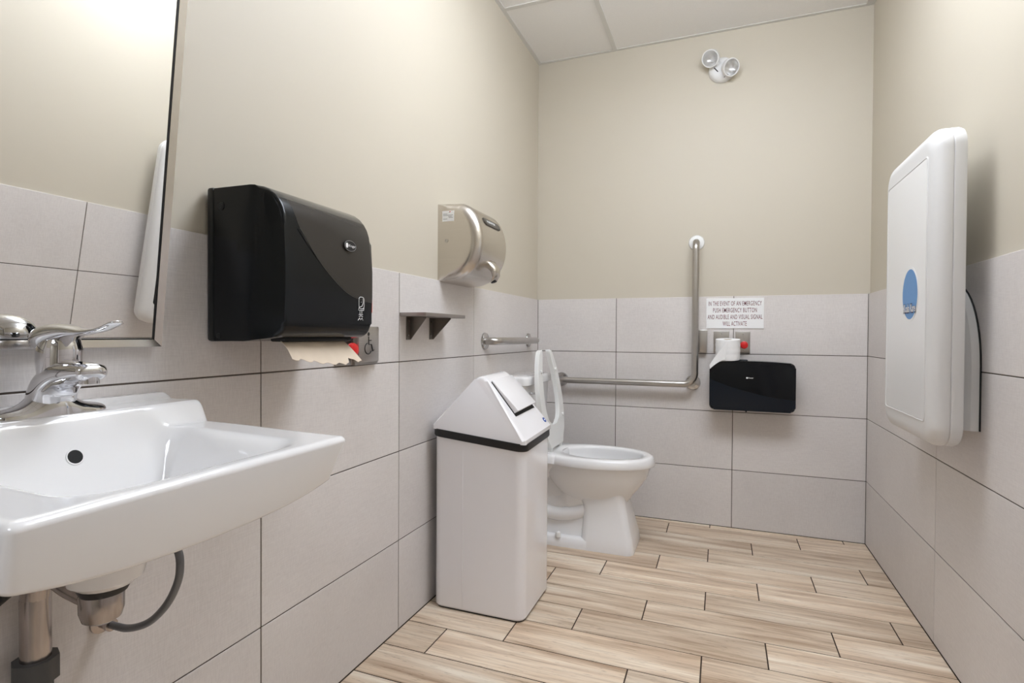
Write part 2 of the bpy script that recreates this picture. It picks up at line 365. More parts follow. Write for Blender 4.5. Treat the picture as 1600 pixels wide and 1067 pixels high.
ce = tag(obj('ceiling', bx(-0.12, W + 0.12, YF - 0.12, 0.12, H + 0.06, H + 0.12), 'ceiling_panel', smooth=False), kind='structure')
gx = [-0.008, 0.447, 1.667]; gy = [0.008, -0.575, -1.185, -1.795, -2.405, -3.015, YF - 0.008]
for i, (x0, x1) in enumerate(((-0.008, 0.447), (0.447, 1.667), (1.667, W + 0.008))):
    for y1, y0 in zip(gy, gy[1:]):
        if i == 1 and y1 == -1.185: continue
        shared('ceiling_panel', piece_mesh('ceiling_panel', x1 - x0, y1 - y0, 0.015, 'ceiling_panel', 0.0), ((x0 + x1) / 2, (y0 + y1) / 2, H + 0.0115), ce)
for x in (0.447, 1.667): obj('grid_bar', bx(x - 0.012, x + 0.012, YF, 0.008, H, H + 0.004), 'grid_white', ce, smooth=False)
for yy in gy[1:-1]: obj('grid_bar', bx(-0.008, W + 0.008, yy - 0.012, yy + 0.012, H + 0.0003, H + 0.0042), 'grid_white', ce, smooth=False)
obj('wall_angle', bx(-0.008, 0.012, YF, 0.008, H + 0.0005, H + 0.0038), 'grid_white', ce, smooth=False)
obj('wall_angle', bx(W - 0.012, W + 0.008, YF, 0.008, H + 0.0005, H + 0.0038), 'grid_white', ce, smooth=False)
obj('wall_angle', bx(-0.008, W + 0.008, -0.012, 0.008, H + 0.0006, H + 0.0036), 'grid_white', ce, smooth=False)

# the ceiling troffer that lights the room
t = empty('ceiling_light', (1.057, -1.49, H), 'white rectangular wraparound light on the bathroom ceiling grid', 'light')
for a in ((0.459, 1.655, -1.783, -1.762), (0.459, 1.655, -1.218, -1.197), (0.459, 0.48, -1.762, -1.218), (1.634, 1.655, -1.762, -1.218)):
    obj('frame', bx(*a, H - 0.004, H + 0.03), 'grid_white', t, smooth=False)
obj('diffuser', bx(0.48, 1.634, -1.762, -1.218, H - 0.16, H + 0.006, bev=0.03, seg=3), 'lamp_diffuser', t)  # deep drop added to throw light on the ceiling and upper walls
obj('housing', bx(0.47, 1.644, -1.772, -1.208, H + 0.03, H + 0.055), 'grid_white', t, smooth=False)

# ------------------------------------------------------------------ wall-hung sink
SX, SY0, SY1 = 0.440, -2.802, -2.334; SC = -2.568
def sstep(a, b, x):
    t = min(1, max(0, (x - a) / (b - a))); return t * t * (3 - 2 * t)
def sd_rr(px, py, cx, cy, hx, hy, r):
    qx, qy = abs(px - cx) - hx + r, abs(py - cy) - hy + r
    return math.hypot(max(qx, 0), max(qy, 0)) + min(max(qx, qy), 0) - r
def sink_top(x, y):
    rim = 0.8455 - 0.006 * sstep(0.12, 0.44, x)
    z = rim
    z += 0.0385 * (1 - sstep(0.098, 0.124, x))
    z += 0.011 * (1 - sstep(0.018, 0.032, x)) * sstep(0, 0.02, min(y - SY0, SY1 - y) + 0.005)
    # basin
    d = -sd_rr(x, y, 0.2615, SC, 0.146, 0.158, 0.045)
    dxb = x - 0.1155
    wall_w = 0.052 + 0.055 * sstep(0.06, 0.158, abs(y - SC)) * sstep(0.13, 0.27, x)
    dep = sstep(-0.012, wall_w, d) ** 0.9
    floor = 0.722 + 0.03 * (math.hypot(x - 0.24, y - SC) / 0.2) ** 2
    z = z + (floor - z) * dep
    # rounded outer edge
    e = min(SX - x, y - SY0, SY1 - y)
    if e < 0.010: z -= 0.010 - math.sqrt(max(0, 0.010 ** 2 - (0.010 - e) ** 2))
    return z
def sink_bottom(x, y):
    s = abs(y - SC) / 0.234
    apron = 0.766 - 0.022 * (1 - min(1, s) ** 2.4)
    e = min(SX - x, y - SY0, SY1 - y)
    bowl = 0.700 + 0.05 * (math.hypot((x - 0.22) / 0.2, (y - SC) / 0.21)) ** 2
    z = apron + (min(bowl, apron) - apron) * sstep(0.012, 0.09, e)
    if e < 0.008: z += 0.008 - math.sqrt(max(0, 0.008 ** 2 - (0.008 - e) ** 2))
    return z
sink = empty('wall_hung_sink', (0.22, SC, 0.665), 'white porcelain wall-hung sink under the tilted mirror', 'sink')
def edge_grid(a0, a1, n, fine):
    g = [a0 + (a1 - a0) * i / n for i in range(n + 1)]
    for d in fine: g += [a0 + d, a1 - d]
    return sorted(set(round(q, 5) for q in g))
xs = edge_grid(0.001, SX, 120, (0.0005, 0.001, 0.002, 0.005)); ys = edge_grid(SY0, SY1, 124, (0.0005, 0.001, 0.002, 0.005))
bm = B()
def rim_xy(x, y):
    # front corners rounded in plan
    r = 0.011; cx = SX - r
    for s, yc in ((1, SY1 - r), (-1, SY0 + r)):
        if x > cx and s * (y - yc) > 0:
            u, v = (x - cx) / r, s * (y - yc) / r; m_ = max(u, v); L = math.hypot(u, v)
            if L > 0: k_ = m_ / L; return cx + u * k_ * r, yc + s * v * k_ * r
    return x, y
VT = [[bm.verts.new((*rim_xy(x, y), sink_top(x, y))) for y in ys] for x in xs]
def tuck(p):       # the apron leans in towards its lower edge
    x, y = p; e = min(SX - x, y - SY0, SY1 - y); k_ = 1 - sstep(0.0, 0.10, e)
    x2 = x - 0.024 * sstep(0.30, SX, x); y2 = y - math.copysign(0.008, y - SC) * sstep(0.14, 0.236, abs(y - SC)); return x2, y2
VB = [[bm.verts.new((*tuck(rim_xy(x, y)), sink_bottom(x, y))) for y in ys] for x in xs]
nx, ny = len(xs), len(ys)
for i in range(nx - 1):
    for j in range(ny - 1):
        bm.faces.new((VT[i][j], VT[i + 1][j], VT[i + 1][j + 1], VT[i][j + 1])); bm.faces.new((VB[i][j], VB[i][j + 1], VB[i + 1][j + 1], VB[i + 1][j]))
for i in range(nx - 1):
    for j in (0, ny - 1): bm.faces.new((VT[i][j], VT[i + 1][j], VB[i + 1][j], VB[i][j]))
for j in range(ny - 1):
    for i in (0, nx - 1): bm.faces.new((VT[i][j], VT[i][j + 1], VB[i][j + 1], VB[i][j]))
obj('basin', bm, 'porcelain', sink, angle=60)
# drain boss below, strainer inside, overflow in the back wall of the basin
obj('drain_boss', lathe(B(), [(0.054, 0.0), (0.052, 0.035), (0.046, 0.060), (0.036, 0.068)], (0.20, SC, 0.718), (0, 0, -1)), 'porcelain', sink)
dr = obj('drain_strainer', lathe(B(), [(0.030, 0.0), (0.030, 0.003), (0.026, 0.0045), (0.004, 0.0045)], (0.24, SC, 0.7215), (0, 0, 1)), 'chrome', sink)
zo = 0.823
xo = next(q / 10000 for q in range(1000, 2400) if sink_top(q / 10000, SC + 0.006) < zo)
oh = obj('overflow_hole_shade', lathe(B(), [(0.0105, -0.006), (0.0105, 0.0012)], (xo, SC + 0.006, zo), (0.93, 0, 0.36)), 'dark_cavity', sink)  # dark disc: the shade inside the hole is put into its colour
bm = B(); c = Vector((xo, SC + 0.006, zo)); dv = Vector((0.93, 0, 0.36)).normalized(); a, b_ = frame_of(dv)
rings = []
for k in range(33):
    t = 2 * math.pi * k / 32; p = c + (a * math.cos(t) + b_ * math.sin(t)) * 0.0112; rings.append(p)
tube(bm, rings, 0.0016, 6, cap=False); obj('overflow_rim', bm, 'porcelain', oh)

# faucet
FY = -2.560; FX = 0.062
fa = empty('faucet', (FX, FY, 0.884), 'chrome single-lever faucet on the back deck of the sink', 'faucet')
bm = B(); rings = []
for k in range(41):
    s = -1 + 2 * k / 40; yy = FY + s * 0.079
    w_ = 0.027 * math.sqrt(max(0.0, 1 - abs(s) ** 4)) + 0.0012
    h_ = (0.013 * math.sqrt(max(0.0, 1 - abs(s) ** 6)) + 0.034 * math.exp(-(s / 0.36) ** 2)) + 0.0008
    ring = []
    for q in range(17):
        t = math.pi * q / 16; ring.append((FX - 0.004 + w_ * math.cos(t) * (1 + 0.25 * math.exp(-(s / 0.3) ** 2)), yy, 0.8832 + h_ * math.sin(t) ** 0.8))
    rings.append(ring)
loft(bm, rings, (True, True)); obj('base', bm, 'chrome', fa, angle=60)
# column and spout as one sweep: from the deck up and forward
path = smooth_path([(0.056, FY, 0.886), (0.062, FY, 0.908), (0.074, FY, 0.930), (0.100, FY, 0.945), (0.135, FY, 0.950), (0.163, FY, 0.951)], 6)
bm = B(); rings = []; N = len(path)
for i, p in enumerate(path):
    t = i / (N - 1); d = (path[min(i + 1, N - 1)] - path[max(i - 1, 0)]).normalized(); up = Vector((0, 1, 0)).cross(d) * -1
    ha = 0.034 * (1 - t) ** 1.0 + 0.0115 * t; hb = 0.0285 * (1 - t) + 0.0205 * t + 0.004 * math.sin(math.pi * t)
    if i == N - 1: ha *= 0.55; hb *= 0.8
    ring = []
    for q in range(24):
        th = 2 * math.pi * q / 24; ca, sa = math.cos(th), math.sin(th)
        ring.append(p + up * (ha * math.copysign(abs(ca) ** 0.8, ca)) + Vector((0, 1, 0)) * (hb * math.copysign(abs(sa) ** 0.8, sa)))
    rings.append(ring)
loft(bm, rings); sp = obj('spout', bm, 'chrome', fa, angle=70)
obj('aerator', lathe(B(), [(0.0125, 0), (0.0130, 0.003), (0.0130, 0.012), (0.010, 0.0125), (0.010, 0.009)], (0.150, FY, 0.946), (0, 0, -1)), 'chrome', sp)
obj('hub', lathe(B(), [(0.0255, 0), (0.0272, 0.012), (0.0285, 0.026), (0.0285, 0.044), (0.0255, 0.058), (0.018, 0.068), (0.006, 0.073)], (0.080, FY, 0.940), (0.05, 0, 1)), 'chrome', fa)
path = smooth_path([(0.058, FY, 0.984), (0.065, FY, 0.998), (0.084, FY, 1.006), (0.112, FY, 1.010), (0.145, FY, 1.010), (0.180, FY, 1.014), (0.216, FY, 1.025)], 6)
bm = B(); rings = []; N = len(path)
for i, p in enumerate(path):
    t = i / (N - 1); d = (path[min(i + 1, N - 1)] - path[max(i - 1, 0)]).normalized(); up = Vector((0, 1, 0)).cross(d) * -1
    ha = 0.017 * math.exp(-((t - 0.22) / 0.30) ** 2) + 0.0032; hb = 0.0255 * math.exp(-((t - 0.25) / 0.33) ** 2) + 0.0075 + 0.003 * sstep(0.6, 0.9, t)
    if i == 0: ha *= 0.5; hb *= 0.6
    if i == N - 1: ha *= 0.5; hb *= 0.5
    rings.append([p + up * (ha * math.cos(2 * math.pi * q / 20)) + Vector((0, 1, 0)) * (hb * math.sin(2 * math.pi * q / 20)) for q in range(20)])
loft(bm, rings); obj('lever_handle', bm, 'chrome', fa, angle=70)

# drain and supply under the sink
dp = empty('drain_pipe', (0.035, SC, 0.30), 'stained chrome offset drain pipe under the sink', 'pipe')
obj('drain_cup', lathe(B(), [(0.0265, 0.0), (0.028, 0.004), (0.0275, 0.028), (0.024, 0.040), (0.014, 0.046), (0.004, 0.047)], (0.19, SC, 0.638), (0, 0, -1)), 'aged_chrome', dp)
obj('gasket_or_reflection', lathe(B(), [(0.034, 0), (0.033, 0.006), (0.029, 0.014)], (0.195, SC, 0.651), (0, 0, -1)), 'black_rubber', dp)
obj('offset_arm', tube(B(), smooth_path([(0.172, SC, 0.618), (0.12, SC, 0.625), (0.075, SC, 0.636), (0.045, SC, 0.632), (0.035, SC, 0.60), (0.035, SC, 0.58)], 6), [0.0125] * 18 + [0.0155, 0.0175] + [0.0195] * 11, 20), 'aged_chrome', dp)
obj('tailpiece', tube(B(), [(0.035, SC, 0.60), (0.035, SC, 0.46)], 0.0195, 28), 'aged_chrome', dp)
bm = B(); ring = []
for k in range(24):
    t = 2 * math.pi * k / 24; r_ = 0.028 if k % 3 else 0.030; ring.append((0.035 + r_ * math.cos(t), SC + r_ * math.sin(t)))
prism(bm, ring, 2, 0.470, 0.505); obj('slip_nut', bm, 'grey_pvc', dp, angle=50)
obj('waste_pipe', tube(B(), smooth_path([(0.035, SC, 0.475), (0.035, SC, 0.36), (0.035, SC - 0.03, 0.31), (0.03, SC - 0.08, 0.305), (0.028, SC - 0.12, 0.33), (0.028, SC - 0.12, 0.40), (0.01, SC - 0.12, 0.42), (-0.002, SC - 0.12, 0.42)], 6), 0.0215, 20), 'grey_pvc', dp)
hs_ = empty('supply_hose', (0.0, -2.45, 0.498), 'grey braided supply hose looping down on the right of the drain', 'hose')
loop = smooth_path([(0.028, -2.452, 0.497), (0.069, -2.45, 0.498), (0.118, -2.45, 0.517), (0.157, -2.45, 0.549), (0.183, -2.45, 0.585), (0.195, -2.45, 0.620), (0.187, -2.45, 0.655), (0.15, -2.46, 0.685), (0.10, -2.50, 0.70), (0.07, -2.53, 0.76), (0.066, -2.54, 0.80)], 8)
obj('hose', tube(B(), loop, 0.0062, 12), 'braid', hs_)
obj('stop_valve', lathe(B(), [(0.019, 0), (0.019, 0.004), (0.009, 0.006), (0.009, 0.02), (0.0105, 0.022), (0.0105, 0.03)], (0.0005, -2.452, 0.497), (1, 0, 0), 20), 'aged_chrome', hs_)
hs2 = empty('supply_hose', (0.0, -2.70, 0.56), 'black supply hose running left behind the drain pipe', 'hose')
obj('hose', tube(B(), smooth_path([(0.02, -2.72, 0.545), (0.04, -2.69, 0.575), (0.055, -2.64, 0.612), (0.068, -2.605, 0.640), (0.085, -2.59, 0.655), (0.075, -2.58, 0.70), (0.062, -2.575, 0.80)], 8), 0.0065, 12), 'black_rubber', hs2)
obj('stop_valve', lathe(B(), [(0.019, 0), (0.019, 0.004), (0.009, 0.006), (0.009, 0.02)], (0.0005, -2.72, 0.545), (1, 0, 0), 20), 'aged_chrome', hs2)

# ------------------------------------------------------------------ tilted mirror
mi = empty('wall_mirror', (0.004, SC, 0.985), 'steel-framed mirror tilted out at the top above the sink', 'mirror')
TA = math.atan(0.1105); MH = 0.93; MY0, MY1 = -2.800, -2.352
def mpt(s, yy, d):      # s up the mirror, d off its face
    return Vector((0.014 + math.sin(TA) * s + math.cos(TA) * d, yy, 0.984 + math.cos(TA) * s - math.sin(TA) * d))
def mslab(pts2, d0, d1, d0i=None):
    bm = B(); lo = [bm.verts.new(mpt(s, yy, d0)) for s, yy in pts2]; hi = [bm.verts.new(mpt(s, yy, d)) for (s, yy), d in zip(pts2, d1)]
    bm.faces.new(lo[::-1]); bm.faces.new(hi)
    for i in range(len(pts2)): bm.faces.new((lo[i], lo[(i + 1) % len(pts2)], hi[(i + 1) % len(pts2)], hi[i]))
    return bm
FWd = 0.013
obj('mirror_glass', mslab([(FWd - 0.001, MY0 + FWd - 0.001), (FWd - 0.001, MY1 - FWd + 0.001), (MH - FWd, MY1 - FWd + 0.001), (MH - FWd, MY0 + FWd - 0.001)], -0.006, [0.0] * 4), 'mirror', mi, smooth=False)
obj('mirror_back', mslab([(0.004, MY0 + 0.004), (0.004, MY1 - 0.004), (MH - 0.004, MY1 - 0.004), (MH - 0.004, MY0 + 0.004)], -0.012, [-0.007] * 4), 'frame_steel', mi, smooth=False)
fw = FWd
for q in ([(0, MY0), (0, MY1), (fw, MY1 - fw), (fw, MY0 + fw)], [(0, MY1), (MH, MY1), (MH - fw, MY1 - fw), (fw, MY1 - fw)],
          [(MH, MY1), (MH, MY0), (MH - fw, MY0 + fw), (MH - fw, MY1 - fw)], [(MH, MY0), (0, MY0), (fw, MY0 + fw), (MH - fw, MY0 + fw)]):
    obj('frame_bar', mslab(q, -0.010, [0.0055, 0.0055, 0.0025, 0.0025]), 'frame_steel', mi, smooth=False)
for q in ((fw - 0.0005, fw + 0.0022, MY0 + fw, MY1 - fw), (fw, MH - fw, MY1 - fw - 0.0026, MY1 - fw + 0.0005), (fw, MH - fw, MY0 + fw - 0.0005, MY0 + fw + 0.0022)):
    obj('gasket_or_reflection', mslab([(q[0], q[2]), (q[0], q[3]), (q[1], q[3]), (q[1], q[2])], -0.001, [0.0014] * 4), 'black_rubber', mi, smooth=False)  # dark strips that paint in the bevel's reflection beside the glass
for yy in (MY0 + 0.1, MY1 - 0.1):
    bm = B(); tube(bm, [(-0.008, yy, 1.86), mpt(0.86, yy, -0.011)], 0.006, 10); obj('stand_off', bm, 'frame_steel', mi)

# ------------------------------------------------------------------ paper towel dispenser
TY0, TY1, TZ0, TZ1, TD = -2.238, -1.945, 0.990, 1.318, 0.222
two_tone('towel_cover', 1, [(TY0, 0.315), (TY0 + 0.03, 0.27), (TY0 + 0.09, 0.205), (TY0 + 0.17, 0.143), (TY0 + 0.24, 0.105), (TY1, 0.09)] if False else [(-0.147, 0.42), (-0.118, 0.30), (-0.10, 0.236), (-0.04, 0.170), (0.02, 0.128), (0.08, 0.104), (0.147, 0.096)],
         (srgb(60, 57, 54), 0.08), (srgb(10, 15, 19), 0.17))
td = empty('towel_dispenser', (0.0, (TY0 + TY1) / 2, TZ0), 'black paper towel dispenser beside the mirror', 'dispenser')
obj('back_plate', bx(0.0, 0.018, TY0, TY1, TZ0 + 0.002, TZ1, bev=0.006), 'black_edge', td)
# cover: side profile (x, z) swept across, then rounded at both ends
prof = [(0.019, TZ1 - 0.003), (0.12, TZ1 - 0.004)] + [(0.125 + 0.083 * math.sin(math.radians(a)), TZ1 - 0.090 + 0.085 * math.cos(math.radians(a))) for a in range(5, 91, 12)] + \
       [(TD - 0.010, 1.16), (TD - 0.010, 1.10), (TD - 0.012, 1.055)] + [(TD - 0.045 + 0.033 * math.cos(math.radians(a)), 1.035 - 0.034 * math.sin(math.radians(a))) for a in range(0, 91, 15)] + \
       [(0.10, TZ0 + 0.003), (0.019, TZ0 + 0.003)]
bm = B(); f0, f1, side = prism(bm, prof, 1, TY0 + 0.002, TY1 - 0.002)
es = [e for f in (f0, f1) for e in f.edges if min(v.co.x for v in e.verts) > 0.06]
bmesh.ops.bevel(bm, geom=es, offset=0.040, segments=7, profile=0.5, affect='EDGES', clamp_overlap=True)
tc_ = obj('cover', bm, 'towel_cover', td, angle=40)
# the raised line of the swoosh on the front
fx = TD - 0.0102
pts = [(fx, td.location.y + a, TZ0 + zz) for a, zz in [(-0.104, 0.236), (-0.07, 0.198), (-0.04, 0.170), (-0.01, 0.148), (0.02, 0.128), (0.05, 0.113), (0.08, 0.104), (0.104, 0.100)]]
obj('swoosh_line', tube(B(), smooth_path(pts, 4), 0.0009, 6), 'black_edge', tc_)
obj('lock', lathe(B(), [(0.0085, -0.001), (0.0085, 0.0014), (0.0065, 0.0014), (0.0065, 0.0008), (0.0042, 0.0008), (0.0042, 0.0018), (0.002, 0.0018)], (0.040, TY0 + 0.002, 1.276), (0, -1, 0), 24), 'black_edge', td)
obj('lock', lathe(B(), [(0.006, -0.001), (0.006, 0.001), (0.004, 0.0012)], (0.032, TY0 + 0.002, 1.004), (0, -1, 0), 20), 'black_edge', td)
bd = obj('badge', disc(B(), (fx + 0.0002, -2.035, 1.214), (0, 1, 0), (0, 0, 1), 0.0215, 0.0125, depth=0.0015), 'print_black', td)
bm = B()
tube(bm, [(fx + 0.0017, -2.035 + 0.0208 * math.cos(2 * math.pi * k / 32), 1.214 + 0.012 * math.sin(2 * math.pi * k / 32)) for k in range(33)], 0.0005, 5, cap=False)
obj('badge_rim', bm, 'print_grey', bd)
obj('badge_mark', disc(B(), (fx + 0.0018, -2.0475, 1.214), (0, 1, 0), (0, 0, 1), 0.0045, 0.0058), 'print_white', bd)
text('badge_lettering', 'Kruger', (fx + 0.0018, -2.0285, 1.2135), (0, 1, 0), (0, 0, 1), 0.0078, 'print_white', bd, width=0.024, bold=0.01)
# instruction pictogram: a hand pulling a sheet, in white line
bm = B(); px = fx + 0.0002; oy, oz = -1.992, 1.040
def ln(p): tube(bm, [(px + 0.0003, oy + a, oz + c_) for a, c_ in p], 0.0008, 5)
rr = rrect(-0.009, 0.011, 0.030, 0.058, 0.006, 3); ln(rr + [rr[0]])
ln([(-0.009, 0.032), (-0.011, 0.026), (0.009, 0.026), (0.011, 0.032)]); ln([(-0.006, 0.034), (0.003, 0.036), (0.008, 0.045), (0.007, 0.055)])
ln([(-0.005, 0.026), (-0.005, 0.016)]); ln([(0.002, 0.026), (0.002, 0.018)]); ln([(-0.009, 0.016), (0.006, 0.016)]); ln([(-0.008, 0.011), (-0.002, 0.013), (0.006, 0.011)])
ln([(-0.012, 0.002), (-0.006, 0.008), (-0.002, 0.003), (0.003, 0.008), (0.007, 0.002)]); ln([(0.000, 0.046), (0.0015, 0.046)])
obj('pictogram', bm, 'print_white', tc_)
obj('paper_slot', bx(0.130, 0.172, TY0 + 0.045, TY1 - 0.03, TZ0 + 0.002, TZ0 + 0.012, bev=0.003), 'dark_cavity', td)
# the torn sheet hanging out of the slot
bm = B(); NU, NV = 28, 10; g = []
py0, py1 = -2.192, -1.992
for i in range(NU + 1):
    u = i / NU; row = []
    L = 0.052 + 0.010 * u + 0.0030 * math.sin(37 * u) + 0.002 * random.random() - 0.010 * (1 if 0.80 < u < 0.9 else 0)
    for j in range(NV + 1):
        v = j / NV; s = v * L
        x = 0.150 + s * 0.80 + 0.010 * v * v * u; z = TZ0 + 0.007 - s * (0.30 + 0.55 * v) + 0.004 * math.sin(5 * u + 2 * v) * v - 0.004 * u * v
        row.append(Vector((x, py0 + (py1 - py0) * u + 0.012 * v * (u - 0.3), z)))
    g.append(row)
lo = [[bm.verts.new(p) for p in r] for r in g]; hi = [[bm.verts.new(p + Vector((0.0002, 0, 0.0007))) for p in r] for r in g]
for i in range(NU):
    for j in range(NV):
        bm.faces.new((lo[i][j], lo[i][j + 1], lo[i + 1][j + 1], lo[i + 1][j])); bm.faces.new((hi[i][j], hi[i + 1][j], hi[i + 1][j + 1], hi[i][j + 1]))
for i in range(NU):
    for j in (0, NV): bm.faces.new((lo[i][j], lo[i + 1][j], hi[i + 1][j], hi[i][j]))
for j in range(NV):
    for i in (0, NU): bm.faces.new((lo[i][j], lo[i][j + 1], hi[i][j + 1], hi[i][j]))
tag(obj('paper_towel', bm, 'paper_brown', origin=(0.15, -2.08, 0.98)), 'torn kraft-coloured paper towel hanging from the black dispenser', 'paper towel')

# ------------------------------------------------------------------ switches and signs on the left wall
rs = tag(obj('alarm_sign', bx(0.0, 0.003, -1.765, -1.653, 1.076, 1.204, bev=0.0006, seg=1), 'red_sign', origin=(0, -1.71, 1.076)), 'red sign on the tile half hidden behind the towel dispenser', 'sign')
obj('sign_mark', bx(0.003, 0.0035, -1.705, -1.6775, 1.132, 1.146), 'print_white', rs, smooth=False)
pp = empty('door_push_plate', (0, -1.70, 0.918), 'steel wheelchair-symbol push plate box on the left wall', 'push plate')
obj('back_box', bx(0.0, 0.012, -1.749, -1.636, 0.916, 1.026, bev=0.001, seg=1), 'brushed_steel', pp)
pf = obj('press_plate', bx(0.014, 0.036, -1.764, -1.664, 0.926, 1.032, bev=0.003), 'brushed_steel', pp)
obj('box_core', bx(0.010, 0.016, -1.74, -1.65, 0.925, 1.02), 'dark_cavity', pp)
bm = B(); ox, oy, oz = 0.0363, -1.716, 0.978
def ln2(p, r=0.0017): tube(bm, [(ox, oy + a, oz + c_) for a, c_ in p], r, 6)
disc(bm, (ox - 0.0003, oy - 0.002, oz + 0.031), (0, 1, 0), (0, 0, 1), 0.0048, 0.0058, 20, 0.0008)
ln2([(-0.002, 0.024), (-0.001, 0.000), (0.012, 0.000), (0.019, -0.020), (0.025, -0.017)]); ln2([(-0.001, 0.012), (0.011, 0.012)])
ln2([(-0.004 + 0.0165 * math.cos(math.radians(a)), -0.012 + 0.0165 * math.sin(math.radians(a))) for a in range(105, 345, 15)])
obj('wheelchair_symbol', bm, 'print_black', pf)
def emergency_button(name, c, normal, along, label, sx=0.070, sz=0.115, btn=True, dz=-0.01, r=0.020, group=None, dy=0.0):
    c, nr, al = Vector(c), Vector(normal), Vector(along)
    e = empty(name, c, label, 'button' if btn else 'wall plate', group)
    def bb(a0, a1, d0, d1, z0, z1, bev):
        p, q = c + al * a0 + nr * d0, c + al * a1 + nr * d1
        return bx(min(p.x, q.x), max(p.x, q.x), min(p.y, q.y), max(p.y, q.y), c.z + z0, c.z + z1, bev=bev)
    obj('plate', bb(-sx / 2, sx / 2, 0.0, 0.006, -sz / 2, sz / 2, 0.002), 'brushed_steel', e)
    for s in (-1, 1): obj('screw', lathe(B(), [(0.0035, 0), (0.0035, 0.0008), (0.001, 0.0014)], c + nr * 0.006 + Vector((0, 0, s * (sz / 2 - 0.016))), nr, 14), 'polished_steel', e)
    if btn:
        obj('button', lathe(B(), [(0.011, 0), (0.011, 0.014), (r * 0.92, 0.016), (r, 0.020), (r, 0.027), (r * 0.85, 0.032), (r * 0.4, 0.035), (0.001, 0.0355)], c + nr * 0.006 + Vector((0, 0, dz)) + al * dy, nr, 28), 'red_plastic', e)
    return e
emergency_button('emergency_button', (0, -1.795, 0.975), (1, 0, 0), (0, 1, 0), 'red emergency button on steel plate behind the hanging paper towel', dz=-0.012, r=0.0205, dy=0.01)

# ------------------------------------------------------------------ hand dryer
DY0, DY1 = -1.215, -0.915
hd = empty('hand_dryer', (0, (DY0 + DY1) / 2, 1.205), 'brushed steel hand dryer on the wall above the small shelf', 'hand dryer')
prof = [(-0.008, 1.517), (0.075, 1.516), (0.100, 1.509), (0.125, 1.493), (0.146, 1.466), (0.161, 1.432), (0.169, 1.395), (0.170, 1.36), (0.165, 1.325), (0.153, 1.292), (0.134, 1.262), (0.108, 1.238), (0.075, 1.222), (0.04, 1.214), (-0.008, 1.212)]
fine_prof = [(p.x, p.z) for p in smooth_path([(x, 0, z) for x, z in prof], 3)]
def dryer_ring(yy, ins):
    out = []
    for x, z in fine_prof:
        k_ = sstep(0.0, 0.07, x); out.append((x - max(0, x) * ins / 0.17 * 1.0, yy, 1.365 + (z - 1.365) * (1 - ins * (0.15 + 0.85 * k_) / 0.152)))
    return out
RD = 0.040; rings = []
for k in range(9):
    a = math.radians(90 * k / 8); rings.append(dryer_ring(DY0 + RD * (1 - math.cos(a)), RD * (1 - math.sin(a))))
rings += [[(x, DY0 + DY1 - yy, z) for x, yy, z in r] for r in rings[::-1]]
bm = B(); loft(bm, rings)
hc = obj('casing', bm, 'dryer_steel', hd, angle=45)
bm = B(); yc = (DY0 + DY1) / 2; rings = []
for x, z, a, b2 in ((0.105, 1.305, 0.020, 0.020), (0.150, 1.292, 0.034, 0.021), (0.172, 1.268, 0.032, 0.018), (0.176, 1.242, 0.030, 0.014), (0.165, 1.222, 0.027, 0.012)):
    rings.append([(x + b2 * math.cos(t) * 0.8, yc + a * math.sin(t), z + b2 * math.cos(t) * 0.5) for t in [2 * math.pi * k / 20 for k in range(20)]])
loft(bm, rings); nz_ = obj('nozzle', bm, 'dryer_steel', hd, angle=60)
obj('air_outlet', lathe(B(), [(0.012, 0), (0.012, 0.002)], (0.1655, yc, 1.2215), (0.35, 0, -1), 20), 'dark_cavity', nz_)
bm = B(); disc(bm, (0.0, 0, 0), (1, 0, 0), (0, 1, 0), 0.01, 0.01); bm.free()
dl = obj('rating_label', bx(0.012, 0.062, DY0 - 0.0008, DY0 + 0.001, 1.444, 1.484), 'print_white', hd, smooth=False)
for z, a0, a1 in ((1.478, 0.040, 0.046), (1.472, 0.016, 0.034), (1.467, 0.016, 0.058), (1.462, 0.038, 0.052), (1.458, 0.040, 0.058), (1.453, 0.016, 0.034)):
    obj('print_line', bx(a0, a1, DY0 - 0.0013, DY0 - 0.0008, z - 0.0009, z + 0.0009), 'print_grey', dl, smooth=False)
obj('label_logo', bx(0.043, 0.048, DY0 - 0.0013, DY0 - 0.0008, 1.479, 1.4815), 'red_plastic', dl, smooth=False)
obj('screw', lathe(B(), [(0.0075, -0.001), (0.0075, 0.0012), (0.0045, 0.0012), (0.0045, 0.0002), (0.001, 0.0002)], (0.030, DY0, 1.370), (0, -1, 0), 20), 'polished_steel', hd)
# name badge lying on the sloped upper front
bp_ = [(-0.075, 0.012), (0.075, 0.012), (0.082, 0.006), (0.082, -0.006), (0.070, -0.016), (-0.062, -0.016), (-0.078, -0.004)]
n_ = Vector((0.91, 0, 0.41)).normalized(); uu = Vector((-0.41, 0, 0.91)).normalized(); c = Vector((0.1535, yc, 1.4535))
bm = B(); lo = [bm.verts.new(c + Vector((0, 1, 0)) * a + uu * b2 - n_ * 0.004) for a, b2 in bp_]; hi = [bm.verts.new(c + Vector((0, 1, 0)) * a + uu * b2 + n_ * 0.003) for a, b2 in bp_]
bm.faces.new(lo[::-1]); bm.faces.new(hi)
for i in range(len(bp_)): bm.faces.new((lo[i], lo[(i + 1) % len(bp_)], hi[(i + 1) % len(bp_)], hi[i]))
nb = obj('name_badge', bm, 'badge_grey', hd, smooth=False)
text('badge_lettering', 'XLERATOR', c + n_ * 0.0031 + Vector((0, -0.012, 0)), (0, 1, 0), uu, 0.010, 'print_white', nb, width=0.085, bold=0.02)

